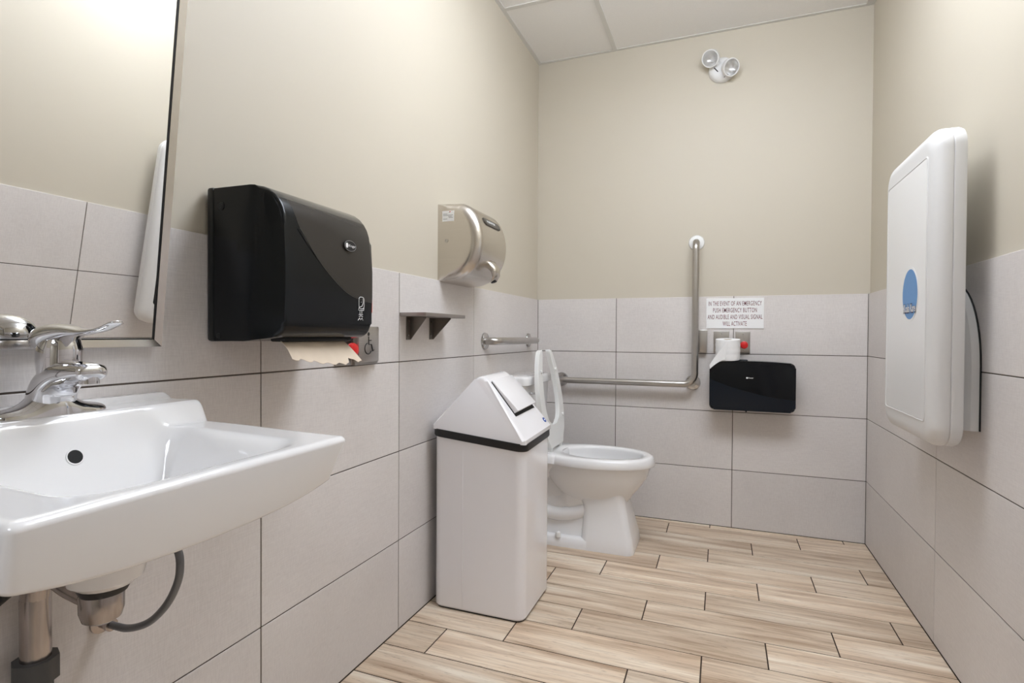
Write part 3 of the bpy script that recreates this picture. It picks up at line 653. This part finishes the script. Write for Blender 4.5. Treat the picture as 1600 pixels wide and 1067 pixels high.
# ------------------------------------------------------------------ small shelf
sh = empty('wall_shelf', (0, -1.344, 0.99), 'small brushed steel shelf on two brackets below the hand dryer', 'shelf')
obj('board', bx(0.0, 0.102, -1.493, -1.195, 1.0705, 1.083, bev=0.0012), 'shelf_steel', sh)
for yb, xd in ((-1.429, 0.066), (-1.268, 0.078)):
    bm = B(); prism(bm, [(0.0, 1.0705), (xd, 1.0705), (xd, 1.066), (0.004, 0.990), (0.0, 0.990)], 1, yb - 0.0015, yb + 0.0015); br = obj('bracket', bm, 'bracket_steel', sh, smooth=False)
    obj('bracket_flange', bx(0.0, 0.003, yb - 0.024, yb + 0.0015, 0.990, 1.0705), 'bracket_steel', br, smooth=False)
    for z in (1.005, 1.055): obj('screw', lathe(B(), [(0.004, 0), (0.004, 0.0015), (0.001, 0.002)], (0.003, yb - 0.013, z), (1, 0, 0), 14), 'polished_steel', br)

# ------------------------------------------------------------------ grab bars
def flange(bm, c, nr, r=0.040):
    lathe(bm, [(r, 0), (r, 0.003), (r * 0.92, 0.009), (r * 0.6, 0.011), (0.019, 0.012)], c, nr, 30)
g1 = empty('grab_bar', (0, -0.48, 0.978), 'short straight steel grab bar on the left wall above the toilet tank', 'grab bar')
za = 0.979; R = 0.0175; off = 0.062
pts = [Vector((0.004, -0.782, za))] + arc_corner((0, -0.782, za), (off, -0.782, za), (off, -0.178, za), 0.045) + arc_corner((off, -0.782, za), (off, -0.178, za), (0, -0.178, za), 0.045) + [Vector((0.004, -0.178, za))]
obj('bar', tube(B(), pts, R, 20), 'bar_steel', g1, angle=50)
for yy in (-0.782, -0.178): bm = B(); flange(bm, (0, yy, za), (1, 0, 0)); obj('flange', bm, 'polished_steel', g1)
g2 = empty('grab_bar', (0.52, 0, 0.752), 'large L-shaped steel grab bar on the back wall', 'grab bar')
zb = 0.752; xe = 0.892; zt = 1.508; yo = -0.060
path = [Vector((0.150, -0.004, zb))] + arc_corner((0.15, 0, zb), (0.150, yo, zb), (xe, yo, zb), 0.045) + arc_corner((0.15, yo, zb), (xe, yo, zb), (xe, yo, zt), 0.060, 10) + arc_corner((xe, yo, zb), (xe, yo, zt), (xe, 0, zt), 0.045) + [Vector((xe, -0.0, zt))]
obj('bar', tube(B(), path, R, 22), 'bar_steel', g2, angle=50)
obj('post', tube(B(), [(xe - 0.012, yo + 0.004, zb + 0.006), (xe - 0.012, -0.003, zb + 0.006)], R, 20), 'bar_steel', g2)
for c in ((0.150, 0, zb), (xe - 0.012, 0, zb + 0.006)):
    bm = B(); flange(bm, c, (0, -1, 0)); obj('flange', bm, 'polished_steel', g2)
bm = B(); flange(bm, (xe, 0.0078, zt), (0, -1, 0), 0.041); o = obj('flange', bm, 'seat_plastic', g2); o['label'] = 'pale round upper end flange of the L-shaped bar'  # pale colour paints in the bright reflection on this flange

# ------------------------------------------------------------------ toilet
TC = -0.450
to = empty('toilet', (0.35, TC, 0), 'white two-piece toilet with raised open-front seat', 'toilet')
def egg(x0, x1, hw, z, n=48, sq=2.3, yc=TC, tail=None):
    """bowl outline: x0 back, x1 tip; wider towards the back"""
    out = []; L = x1 - x0
    for k in range(n):
        t = 2 * math.pi * k / n; c_, s_ = math.cos(t), math.sin(t)
        ex = 2 / sq
        px = math.copysign(abs(c_) ** ex, c_); py = math.copysign(abs(s_) ** ex, s_)
        xm = x0 + L * 0.46
        x = xm + px * (L * 0.54 if px > 0 else L * 0.46); out.append(Vector((x, yc + hw * py, z)))
    return out
# outer bowl, rim and inner well in one loft
bm = B()
prof = [  # (x0, x1, half-width, z, squareness)
    (0.33, 0.600, 0.070, 0.185, 2.6), (0.30, 0.612, 0.090, 0.215, 2.6), (0.262, 0.640, 0.120, 0.255, 2.4), (0.225, 0.676, 0.148, 0.300, 2.3), (0.200, 0.704, 0.166, 0.345, 2.25),
    (0.190, 0.716, 0.174, 0.388, 2.2), (0.190, 0.717, 0.175, 0.393, 2.2), (0.180, 0.733, 0.191, 0.395, 2.2), (0.178, 0.736, 0.194, 0.400, 2.2), (0.182, 0.728, 0.188, 0.428, 2.2), (0.188, 0.722, 0.182, 0.436, 2.2), (0.20, 0.712, 0.172, 0.4385, 2.2),
    (0.285, 0.692, 0.140, 0.4385, 2.05), (0.292, 0.686, 0.134, 0.434, 2.05), (0.294, 0.684, 0.132, 0.425, 2.05), (0.292, 0.688, 0.134, 0.405, 2.05), (0.300, 0.676, 0.126, 0.36, 2.05), (0.325, 0.63, 0.10, 0.29, 2.0), (0.36, 0.55, 0.06, 0.235, 2.0), (0.40, 0.50, 0.03, 0.22, 2.0)]
loft(bm, [egg(a, b_, hw, z, sq=q) for a, b_, hw, z, q in prof]); obj('bowl', bm, 'porcelain', to, angle=50)
obj('water', loft(bm := B(), [egg(0.33, 0.625, 0.096, 0.283, sq=2.0), egg(0.33, 0.625, 0.096, 0.2835, sq=2.0)]) and bm, 'water', to)
# deck behind the bowl that carries the tank
bm = B(); rings = []
for z, hw, x1 in ((0.300, 0.085, 0.24), (0.345, 0.110, 0.27), (0.395, 0.150, 0.30), (0.400, 0.168, 0.305), (0.428, 0.165, 0.305), (0.4375, 0.158, 0.300)):
    rings.append([(px, py, z) for px, py in rrect(0.018, x1, TC - hw, TC + hw, 0.03, 5)])
loft(bm, rings); obj('deck', bm, 'porcelain', to, angle=50)
# pedestal: front column and foot
bm = B(); rings = []
for z, x0, x1, hw, r in ((0.0, 0.405, 0.655, 0.136, 0.035), (0.010, 0.405, 0.656, 0.137, 0.035), (0.06, 0.408, 0.648, 0.127, 0.034), (0.13, 0.411, 0.629, 0.114, 0.034), (0.20, 0.408, 0.613, 0.106, 0.040), (0.245, 0.38, 0.606, 0.105, 0.045), (0.27, 0.36, 0.61, 0.105, 0.05)):
    rings.append([(px, py, z) for px, py in rrect(x0, x1, TC - hw, TC + hw, r, 6)])
loft(bm, rings); obj('pedestal', bm, 'porcelain', to, angle=50)
bm = B(); rings = []
for z, g_ in ((0.0, 0.0), (0.012, 0.0), (0.040, -0.006), (0.048, -0.014)):
    rings.append([(px, py, z) for px, py in rrect(0.06 - g_, 0.52, TC - 0.1365 - g_, TC + 0.1365 + g_, 0.04, 5)])
loft(bm, rings); obj('foot', bm, 'porcelain', to, angle=50)
bm = B(); tube(bm, smooth_path([(0.42, TC, 0.26), (0.34, TC, 0.215), (0.27, TC, 0.185), (0.21, TC, 0.215), (0.175, TC, 0.27), (0.15, TC, 0.25), (0.145, TC, 0.14), (0.15, TC, 0.02)], 6), [0.095] * 8 + [0.088] * 8 + [0.082] * 27, 28); obj('trapway', bm, 'porcelain', to, angle=60)
for s in (-1, 1):
    bm = B(); tube(bm, smooth_path([(0.12, TC + s * 0.070, 0.22), (0.18, TC + s * 0.074, 0.165), (0.27, TC + s * 0.074, 0.140), (0.36, TC + s * 0.070, 0.150), (0.47, TC + s * 0.050, 0.19)], 6), 0.036, 18); obj('side_rib', bm, 'porcelain', to, angle=60)
    obj('bolt_cap', lathe(B(), [(0.0135, 0), (0.0135, 0.012), (0.011, 0.022), (0.005, 0.026), (0.001, 0.0265)], (0.300, TC + s * 0.128, 0.044), (0, 0, 1), 20), 'seat_plastic', to)
bm = B(); rings = []
for z, hw in ((0.03, 0.100), (0.10, 0.088), (0.22, 0.080), (0.33, 0.085)):
    rings.append([(px, py, z) for px, py in rrect(0.085, 0.45, TC - hw, TC + hw, 0.03, 5)])
loft(bm, rings); obj('core', bm, 'porcelain', to, angle=50)
# tank and lid
bm = B(); rings = []
for z, x1, hw in ((0.438, 0.125, 0.165), (0.45, 0.135, 0.176), (0.60, 0.146, 0.186), (0.765, 0.154, 0.193)):
    rings.append([(px, py, z) for px, py in rrect(0.012, x1, TC - hw, TC + hw, 0.03, 6)])
loft(bm, rings); tk = obj('tank', bm, 'porcelain', to, angle=50)
bm = B(); rings = []
for z, g_ in ((0.763, -0.004), (0.766, 0.0), (0.795, 0.0), (0.804, -0.004), (0.808, -0.012)):
    rings.append([(px, py, z) for px, py in rrect(0.008 - g_, 0.166 + g_, TC - 0.203 - g_, TC + 0.203 + g_, 0.03, 6)])
loft(bm, rings); obj('tank_lid', bm, 'porcelain', to, angle=40)
obj('flush_lever', tube(B(), smooth_path([(0.150, TC - 0.14, 0.725), (0.166, TC - 0.14, 0.725), (0.170, TC - 0.12, 0.724), (0.172, TC - 0.075, 0.718)], 5), 0.006, 12), 'chrome', tk)
# raised open-front seat: outline in (s along from hinge, t across)
def seat_half():
    outer = smooth_path([(0.030, 0.118, 0), (0.000, 0.100, 0)][::-1] + [(0.08, 0.158, 0), (0.15, 0.180, 0), (0.23, 0.187, 0), (0.32, 0.175, 0), (0.40, 0.147, 0), (0.46, 0.112, 0), (0.485, 0.088, 0)], 4)
    inner = smooth_path([(0.487, 0.064, 0), (0.478, 0.056, 0), (0.44, 0.070, 0), (0.38, 0.096, 0), (0.30, 0.114, 0), (0.22, 0.116, 0), (0.16, 0.100, 0), (0.12, 0.062, 0), (0.105, 0.0, 0)], 4)
    return outer, inner
so, si = seat_half()
poly = [(p.x, p.y) for p in so] + [(p.x, p.y) for p in si]
full = poly + [(a, -b_) for a, b_ in poly[::-1][1:]]
h0 = Vector((0.248, TC, 0.452)); h1 = Vector((0.181, TC, 0.935)); sd = (h1 - h0).normalized(); sn = Vector((0, 1, 0)).cross(sd).normalized() * 1.0
bm = B(); lo = []; hi = []
for a, b_ in full:
    base = h0 + sd * a + Vector((0, 1, 0)) * b_
    lo.append(bm.verts.new(base - sn * 0.011)); hi.append(bm.verts.new(base + sn * 0.011))
fA = bm.faces.new(lo); fB = bm.faces.new(hi[::-1])
for i in range(len(full)): bm.faces.new((lo[i], hi[i], hi[(i + 1) % len(full)], lo[(i + 1) % len(full)]))
bevel_faces(bm, [fA, fB], 0.006, 3)
st_ = obj('seat', bm, 'seat_plastic', to, angle=50)
fsgn = 1 if sn.x > 0 else -1
for a, b_ in ((0.14, 0.15), (0.14, -0.15), (0.38, 0.122), (0.38, -0.122)):
    c = h0 + sd * a + Vector((0, b_, 0)) + sn * fsgn * 0.010
    obj('bumper', lathe(B(), [(0.010, 0), (0.009, 0.006), (0.006, 0.008)], c, sn * fsgn, 16), 'seat_plastic', st_)
for s in (-1, 1):
    obj('hinge', tube(B(), [(0.240, TC + s * 0.083, 0.436), (0.243, TC + s * 0.083, 0.468)], [0.017, 0.0145], 18), 'seat_plastic', to)

# ------------------------------------------------------------------ trash bin
BX0, BX1, BY0, BY1 = 0.030, 0.388, -1.312, -1.010
def tilt(bm):          # the lid sits askew: higher towards the wall and at the back
    for v in bm.verts: v.co.z += 0.036 * (0.388 - v.co.x) / 0.358 - 0.004 + 0.012 * (v.co.y + 1.312) / 0.302
    return bm
bn = empty('trash_bin', (0.21, -1.16, 0), 'tall white metal trash bin with gabled swing-flap lid', 'trash bin')
def rr3(x0, x1, y0, y1, z, r, n=5): return [(a, b_, z) for a, b_ in rrect(x0, x1, y0, y1, r, n)]
bm = B(); loft(bm, [rr3(BX0 + 0.004, BX1 - 0.004, BY0 + 0.004, BY1 - 0.004, 0.006, 0.03), rr3(BX0, BX1, BY0, BY1, 0.012, 0.034), rr3(BX0, BX1, BY0, BY1, 0.635, 0.034)])
bo = obj('body', bm, 'white_enamel', bn, angle=30)
obj('seam', bx(0.150, 0.1525, BY0 - 0.0012, BY0 + 0.001, 0.014, 0.606, bev=0.0006), 'white_enamel', bo)
bm = B(); loft(bm, [rr3(BX0 + 0.006, BX1 - 0.006, BY0 + 0.006, BY1 - 0.006, 0.0, 0.03), rr3(BX0 + 0.006, BX1 - 0.006, BY0 + 0.006, BY1 - 0.006, 0.010, 0.03)]); obj('base_gasket', bm, 'black_rubber', bn)
bm = B(); loft(bm, [rr3(BX0 - 0.004, BX1 + 0.004, BY0 - 0.004, BY1 + 0.004, 0.604, 0.036), rr3(BX0 - 0.006, BX1 + 0.006, BY0 - 0.006, BY1 + 0.006, 0.608, 0.036), rr3(BX0 - 0.006, BX1 + 0.006, BY0 - 0.006, BY1 + 0.006, 0.632, 0.036)]); obj('band', tilt(bm), 'black_rubber', bn)
# gabled lid: ridge along y
LX0, LX1, LY0, LY1 = BX0 - 0.004, BX1 + 0.004, BY0 - 0.002, BY1 + 0.004; zb_, za_ = 0.630, 0.846; xm = (LX0 + LX1) / 2 - 0.004
apex = arc_corner((LX0, 0, 0.644), (xm, 0, za_ + 0.012), (LX1, 0, 0.644), 0.035, 6)
prof = [(LX0, zb_), (LX0, 0.646)] + [(p.x, p.z) for p in apex] + [(LX1, 0.646), (LX1, zb_)]
bm = B(); f0, f1, side = prism(bm, prof, 1, LY0, LY1)
es = [e for f in (f0, f1) for e in f.edges if max(v.co.z for v in e.verts) > 0.645]
bmesh.ops.bevel(bm, geom=es, offset=0.012, segments=4, profile=0.5, affect='EDGES', clamp_overlap=True)
for v in bm.verts:   # both gable ends lean in towards the ridge
    k_ = max(0.0, (v.co.z - 0.650) / 0.22); ym = (LY0 + LY1) / 2
    v.co.y -= math.copysign(0.050 * k_, v.co.y - ym)
ld = obj('lid', tilt(bm), 'white_enamel', bn, angle=30)
# swing flap on the slope facing the room
A0 = Vector((LX1, 0, 0.646)); A1 = Vector(apex[-1]); A1.y = 0
sl = (A1 - A0).normalized(); SL = (A1 - A0).length; snr = Vector((sl.z, 0, -sl.x))
if snr.x < 0: snr = -snr
def slab(y0, y1, s0, s1, d0, d1, e0=None, e1=None):
    bm = B(); q = []
    e0 = d1 if e0 is None else e0; e1 = d1 if e1 is None else e1
    for s, yy, dlo, dhi in ((s0, y0, d0, e0), (s0, y1, d0, e0), (s1, y1, d0, e1), (s1, y0, d0, e1)):
        base = A0 + sl * s + Vector((0, yy, 0)); q.append((bm.verts.new(base + snr * dlo), bm.verts.new(base + snr * dhi)))
    bm.faces.new([a for a, _ in q][::-1]); bm.faces.new([b_ for _, b_ in q])
    for i in range(4): bm.faces.new((q[i][0], q[(i + 1) % 4][0], q[(i + 1) % 4][1], q[i][1]))
    return bm
fy0, fy1 = LY0 + 0.062, LY1 - 0.045
obj('flap_opening', tilt(slab(fy0 - 0.002, fy1 + 0.002, SL * 0.36, SL * 0.97, -0.002, 0.0012)), 'dark_cavity', ld, smooth=False)
bm = slab(fy0, fy1, SL * 0.405, SL * 0.985, 0.0018, 0.006, 0.022, 0.007)
bmesh.ops.bevel(bm, geom=list(bm.edges), offset=0.0025, segments=2, profile=0.5, affect='EDGES')
fp = obj('flap', tilt(bm), 'white_enamel', ld)     # hangs slightly open at its lower edge
c = A0 + sl * 0.028 + Vector((0, LY1 - 0.034, 0)) + snr * 0.0006
lg = obj('logo', tilt(disc(B(), c, (0, 1, 0), sl, 0.0115, 0.0100, 28, 0.0010)), 'logo_blue', ld)
obj('logo_mark', tilt(disc(B(), c + snr * 0.0011, (0, 1, 0.0), sl, 0.0065, 0.0025, 20, 0.0004)), 'print_white', lg)

# ------------------------------------------------------------------ back wall: sign, plates, roll dispenser, emergency light
sg = tag(obj('emergency_sign', bx(0.945, 1.224, -0.004, 0.0, 1.049, 1.207, bev=0.0006, seg=1), 'sign_white', origin=(1.0845, 0, 1.049)), 'white emergency notice with maroon lettering on the back wall', 'sign')
for i, (s, w_) in enumerate((('IN THE EVENT OF AN EMERGENCY', 0.258), ('PUSH EMERGENCY BUTTON', 0.212), ('AND AUDIBLE AND VISUAL SIGNAL', 0.266), ('WILL ACTIVATE', 0.116))):
    text('lettering', s, (1.0845, -0.004, 1.1800 - 0.0352 * i), (1, 0, 0), (0, 0, 1), 0.0235, 'print_maroon', sg, width=w_, bold=0.004, spacing=1.12)
emergency_button('switch_plate', (1.0205, 0, 0.978), (0, -1, 0), (1, 0, 0), 'steel wall plate behind the standing toilet roll', btn=False, sx=0.077)
emergency_button('emergency_button', (1.125, 0, 0.976), (0, -1, 0), (1, 0, 0), 'red emergency button on steel plate below the white notice', dz=-0.013, r=0.0195, dy=0.006)
jb = empty('junction_box', (0.926, 0, 0.92), 'narrow grey steel box beside the upright of the L-shaped grab bar', 'box')
obj('box_body', bx(0.901, 0.951, -0.030, 0.0, 0.921, 1.041, bev=0.003), 'brushed_steel', jb)
obj('screw', lathe(B(), [(0.003, 0), (0.003, 0.001), (0.001, 0.0014)], (0.912, -0.030, 0.930), (0, -1, 0), 12), 'polished_steel', jb)
two_tone('roll_cover', 0, [(-0.20, 0.160), (-0.12, 0.128), (-0.02, 0.098), (0.09, 0.075), (0.20, 0.062)], (srgb(5, 9, 15), 0.10), (srgb(14, 22, 32), 0.24))
rd = empty('toilet_roll_dispenser', (1.163, 0, 0.633), 'wide black twin toilet roll dispenser on the back wall', 'dispenser')
RX0, RX1, RZ0, RZ1 = 0.966, 1.362, 0.634, 0.874
obj('back_plate', bx(RX0 + 0.004, RX1 - 0.002, -0.020, 0.0, RZ0 + 0.004, RZ1 - 0.008, bev=0.006), 'black_edge', rd)
pr_ = rrect(RX0, RX1, RZ0, RZ1, 0.022, 6)
pr_ = [(x, z + (0.010 * (1 - ((x - 1.163) / 0.2) ** 2) if z > 0.75 else 0.0)) for x, z in pr_]
# insert points along the top so that it can arch
top = [(1.33 - 0.03 * k, RZ1 + 0.010 * (1 - ((1.33 - 0.03 * k - 1.163) / 0.2) ** 2)) for k in range(1, 11)]
pr_ = pr_[:7] + top + pr_[7:]
bm = B(); f0, f1, side = prism(bm, pr_, 1, -0.1195, -0.020)
fr = f0 if f0.calc_center_median().y < f1.calc_center_median().y else f1
bevel_faces(bm, [fr], 0.018, 5)
rc = obj('cover', bm, 'roll_cover', rd, angle=40)
obj('latch', bx(1.085, 1.150, -0.050, -0.010, RZ1 + 0.002, RZ1 + 0.014, bev=0.005), 'black_edge', rd)
obj('roll_tab', bx(1.138, 1.146, -0.075, -0.055, RZ0 - 0.012, RZ0 + 0.004, bev=0.002), 'black_rubber', rd)
obj('badge_mark', disc(B(), (1.143, -0.1196, 0.800), (1, 0, 0), (0, 0, 1), 0.0042, 0.0042, 20), 'print_white', rc)
text('badge_lettering', 'Kruger', (1.1605, -0.1197, 0.7995), (1, 0, 0), (0, 0, 1), 0.0085, 'print_white', rc, width=0.024, bold=0.02)
# toilet roll standing on the dispenser
zr = RZ1 + 0.0095
tr_ = empty('toilet_roll', (1.052, -0.070, zr), 'white toilet roll standing on the black roll dispenser', 'toilet roll')
def lean(bm):      # the roll leans a little towards the room
    bmesh.ops.rotate(bm, verts=bm.verts, cent=(1.052, -0.129, zr), matrix=Matrix.Rotation(math.radians(5.5), 3, 'X'))
bm = B(); prof = [(0.021, 0.0), (0.0585, 0.0), (0.0595, 0.004)] + [(0.0595 + 0.0009 * math.sin(k * 1.9), 0.010 + k * 0.0085) for k in range(11)] + [(0.0585, 0.1040), (0.021, 0.1040), (0.021, 0.0)]
lathe(bm, prof, (1.052, -0.070, zr), (0, 0, 1), 40, (False, False)); lean(bm); obj('roll', bm, 'paper_white', tr_, angle=40)
bm = B(); lathe(bm, [(0.0208, 0.001), (0.0208, 0.1035), (0.0195, 0.1035), (0.0195, 0.001), (0.0208, 0.001)], (1.052, -0.070, zr), (0, 0, 1), 24, (False, False)); lean(bm); obj('core', bm, 'paper_brown', tr_)
# loose end: leaves the roll at its front, runs down to the left and over the dispenser edge
bm = B(); A = []
for k in range(9):
    t = k / 8
    up_ = Vector((1.050 - 0.072 * t - 0.012 * t * t, -0.1410 - 0.003 * math.sin(math.pi * t * 0.5), zr + 0.096 - 0.072 * t - 0.045 * t * t))
    dn_ = Vector((1.040 - 0.064 * t - 0.008 * t * t, -0.1330 - 0.010 * math.sin(math.pi * t * 0.5), zr + 0.006 - 0.012 * t - 0.036 * t * t))
    A.append((up_, dn_))
lo = [[bm.verts.new(a.lerp(b_, j / 4)) for j in range(5)] for a, b_ in A]; hi = [[bm.verts.new(a.lerp(b_, j / 4) + Vector((0, -0.0008, 0))) for j in range(5)] for a, b_ in A]
for i in range(8):
    for j in range(4):
        bm.faces.new((lo[i][j], lo[i][j + 1], lo[i + 1][j + 1], lo[i + 1][j])); bm.faces.new((hi[i][j], hi[i + 1][j], hi[i + 1][j + 1], hi[i][j + 1]))
    for j in (0, 4): bm.faces.new((lo[i][j], lo[i + 1][j], hi[i + 1][j], hi[i][j]))
for j in range(4):
    for i in (0, 8): bm.faces.new((lo[i][j], lo[i][j + 1], hi[i][j + 1], hi[i][j]))
obj('loose_end', bm, 'paper_white', tr_)

el = empty('emergency_light', (1.005, 0.008, 2.38), 'white twin-head emergency light high on the back wall', 'light')
bc = Vector((1.010, 0.008, 2.408))
em = obj('base', lathe(B(), [(0.066, 0), (0.066, 0.008), (0.060, 0.022), (0.045, 0.032), (0.02, 0.036), (0.001, 0.036)], bc, (0, -1, 0), 36), 'white_plastic', el)
for dx, dz in ((-0.012, 0.040), (0.012, -0.045)): obj('screw', lathe(B(), [(0.004, 0), (0.004, 0.006)], bc + Vector((dx, -0.024, dz)), (0, -1, 0), 12), 'dark_cavity', em)
obj('indicator_slot', tube(B(), [bc + Vector((-0.038, -0.033, 0.006)), bc + Vector((-0.020, -0.037, -0.018))], 0.0025, 6), 'dark_cavity', em)
for hx, hz, d in ((-0.052, 0.050, (-0.25, -0.75, -0.45)), (0.036, -0.012, (0.45, -0.72, -0.42))):
    d = Vector(d).normalized(); c = bc + Vector((hx, -0.055, hz))
    obj('swivel', tube(B(), [bc + Vector((hx * 0.35, -0.025, hz * 0.35)), c - d * 0.018], 0.014, 14), 'white_plastic', el)
    hd_ = obj('lamp_head', lathe(B(), [(0.016, -0.036), (0.030, -0.028), (0.041, -0.006), (0.0435, 0.014), (0.0435, 0.022), (0.0385, 0.022), (0.0375, 0.016), (0.026, -0.006), (0.008, -0.018)], c, d, 32, (True, True)), 'white_plastic', el)
    obj('reflector', lathe(B(), [(0.0372, 0.0155), (0.028, 0.000), (0.014, -0.010), (0.003, -0.012)], c, d, 28, (False, True)), 'lens_metal', hd_)
    obj('lens', lathe(B(), [(0.038, 0.0175), (0.038, 0.0190), (0.02, 0.0215), (0.001, 0.022)], c, d, 28), 'clear_plastic', hd_)

# ------------------------------------------------------------------ baby changing station on the right wall
KX0, KX1, KY0, KY1, KZ0, KZ1 = 1.552, 1.630, -1.302, -0.830, 0.708, 1.585
ks = empty('baby_changing_station', (W, -1.066, 0.70), 'pale grey folded baby changing station on the right wall', 'changing station')
xs_ = 1.598      # seam between front and rear shell
def shell(x_a, x_b, steps):
    bm = B(); rings = []
    for x, g_, r in steps: rings.append([(x, p, q) for p, q in rrect(KY0 + g_, KY1 - g_, KZ0 + g_, KZ1 - g_, r, 8)])
    loft(bm, rings); return bm
bm = shell(0, 0, ((xs_ - 0.0008, 0.001, 0.060), (xs_ - 0.004, 0.0, 0.060)) + tuple((KX0 + 0.034 - 0.034 * math.sin(math.radians(a)), 0.040 * (1 - math.cos(math.radians(a))), 0.060 - 0.012 * (a / 90)) for a in range(0, 91, 15)))
ksf = obj('front_shell', bm, 'grey_plastic', ks, angle=40)
bm = shell(0, 0, ((xs_, 0.002, 0.058), (xs_ + 0.002, 0.0, 0.060), (KX1 - 0.012, 0.0, 0.060), (KX1 - 0.003, 0.004, 0.056), (KX1, 0.012, 0.05)))
obj('rear_shell', bm, 'grey_plastic', ks, angle=40)
# raised frame line around the inset panel on the front
iy0, iy1, iz0, iz1 = KY0 + 0.043, KY1 - 0.050, KZ0 + 0.066, KZ1 - 0.075
bm = B(); pth = [(KX0 + 0.0002, p, q) for p, q in rrect(iy0, iy1, iz0, iz1, 0.012, 4)]; tube(bm, pth + [pth[0]], 0.0024, 8, cap=False); obj('panel_bead', bm, 'grey_plastic', ksf)
bm = B(); rings = [[(x, p, q) for p, q in rrect(iy0 + g_, iy1 - g_, iz0 + g_, iz1 - g_, 0.011, 4)] for x, g_ in ((KX0 + 0.003, 0.003), (KX0 - 0.0010, 0.003), (KX0 - 0.0012, 0.005))]
loft(bm, rings); obj('front_panel', bm, 'white_plastic', ksf, angle=40)
# round sticker: white rim, blue field, lettering
c = Vector((KX0 - 0.0014, -1.124, 1.138)); rt = Vector((0, -1, 0)); up_ = Vector((0, 0, 1))
stk = obj('sticker', disc(B(), c, rt, up_, 0.076, 0.082, 48, 0.0005), 'print_white', ksf)
obj('sticker_field', disc(B(), c + Vector((-0.0006, 0, 0)), rt, up_, 0.069, 0.075, 48, 0.0003), 'print_blue', stk)
text('sticker_outline', 'Koala Kare', c + Vector((-0.0011, 0.000, -0.0425)), rt, up_, 0.030, 'print_navy', stk, width=0.112, bold=0.05)  # navy outline printed behind the white lettering
text('sticker_lettering', 'Koala Kare', c + Vector((-0.0013, 0.0, -0.0415)), rt, up_, 0.024, 'print_white', stk, width=0.106, bold=0.015)
# wall bracket with arched top
pts = [(-1.240, 0.752), (-1.240, 0.93)]
for k in range(1, 13):
    t = math.radians(90 * k / 12); pts.append((-1.066 - 0.174 * math.cos(t), 0.93 + 0.235 * math.sin(t)))
pts += [(-1.066 + (-1.066 - p), q) for p, q in pts[::-1][1:]]
bm = B(); inner = [(-1.066 + (p + 1.066) * 0.86, 0.752 + (q - 0.752) * 0.93 + 0.0) for p, q in pts]
loft(bm, [[(W + 0.0, p, q) for p, q in pts], [(W - 0.022, p, q) for p, q in pts], [(W - 0.052, p, q) for p, q in inner]]); wbk = obj('wall_bracket', bm, 'grey_plastic', ks, angle=30)
bm = B(); g2_ = [(-1.066 + (p + 1.066) * 1.012, q + (0.002 if q > 0.76 else 0)) for p, q in pts]
loft(bm, [[(W + 0.0005, p, q) for p, q in g2_], [(W - 0.004, p, q) for p, q in g2_]]); obj('bracket_gap_shade', bm, 'black_edge', wbk)  # dark sheet painted in for the shaded gap against the wall
obj('hinge_barrel', tube(B(), [(W - 0.048, -1.205, 1.02), (W - 0.048, -0.93, 1.02)], 0.020, 18), 'black_rubber', ks)
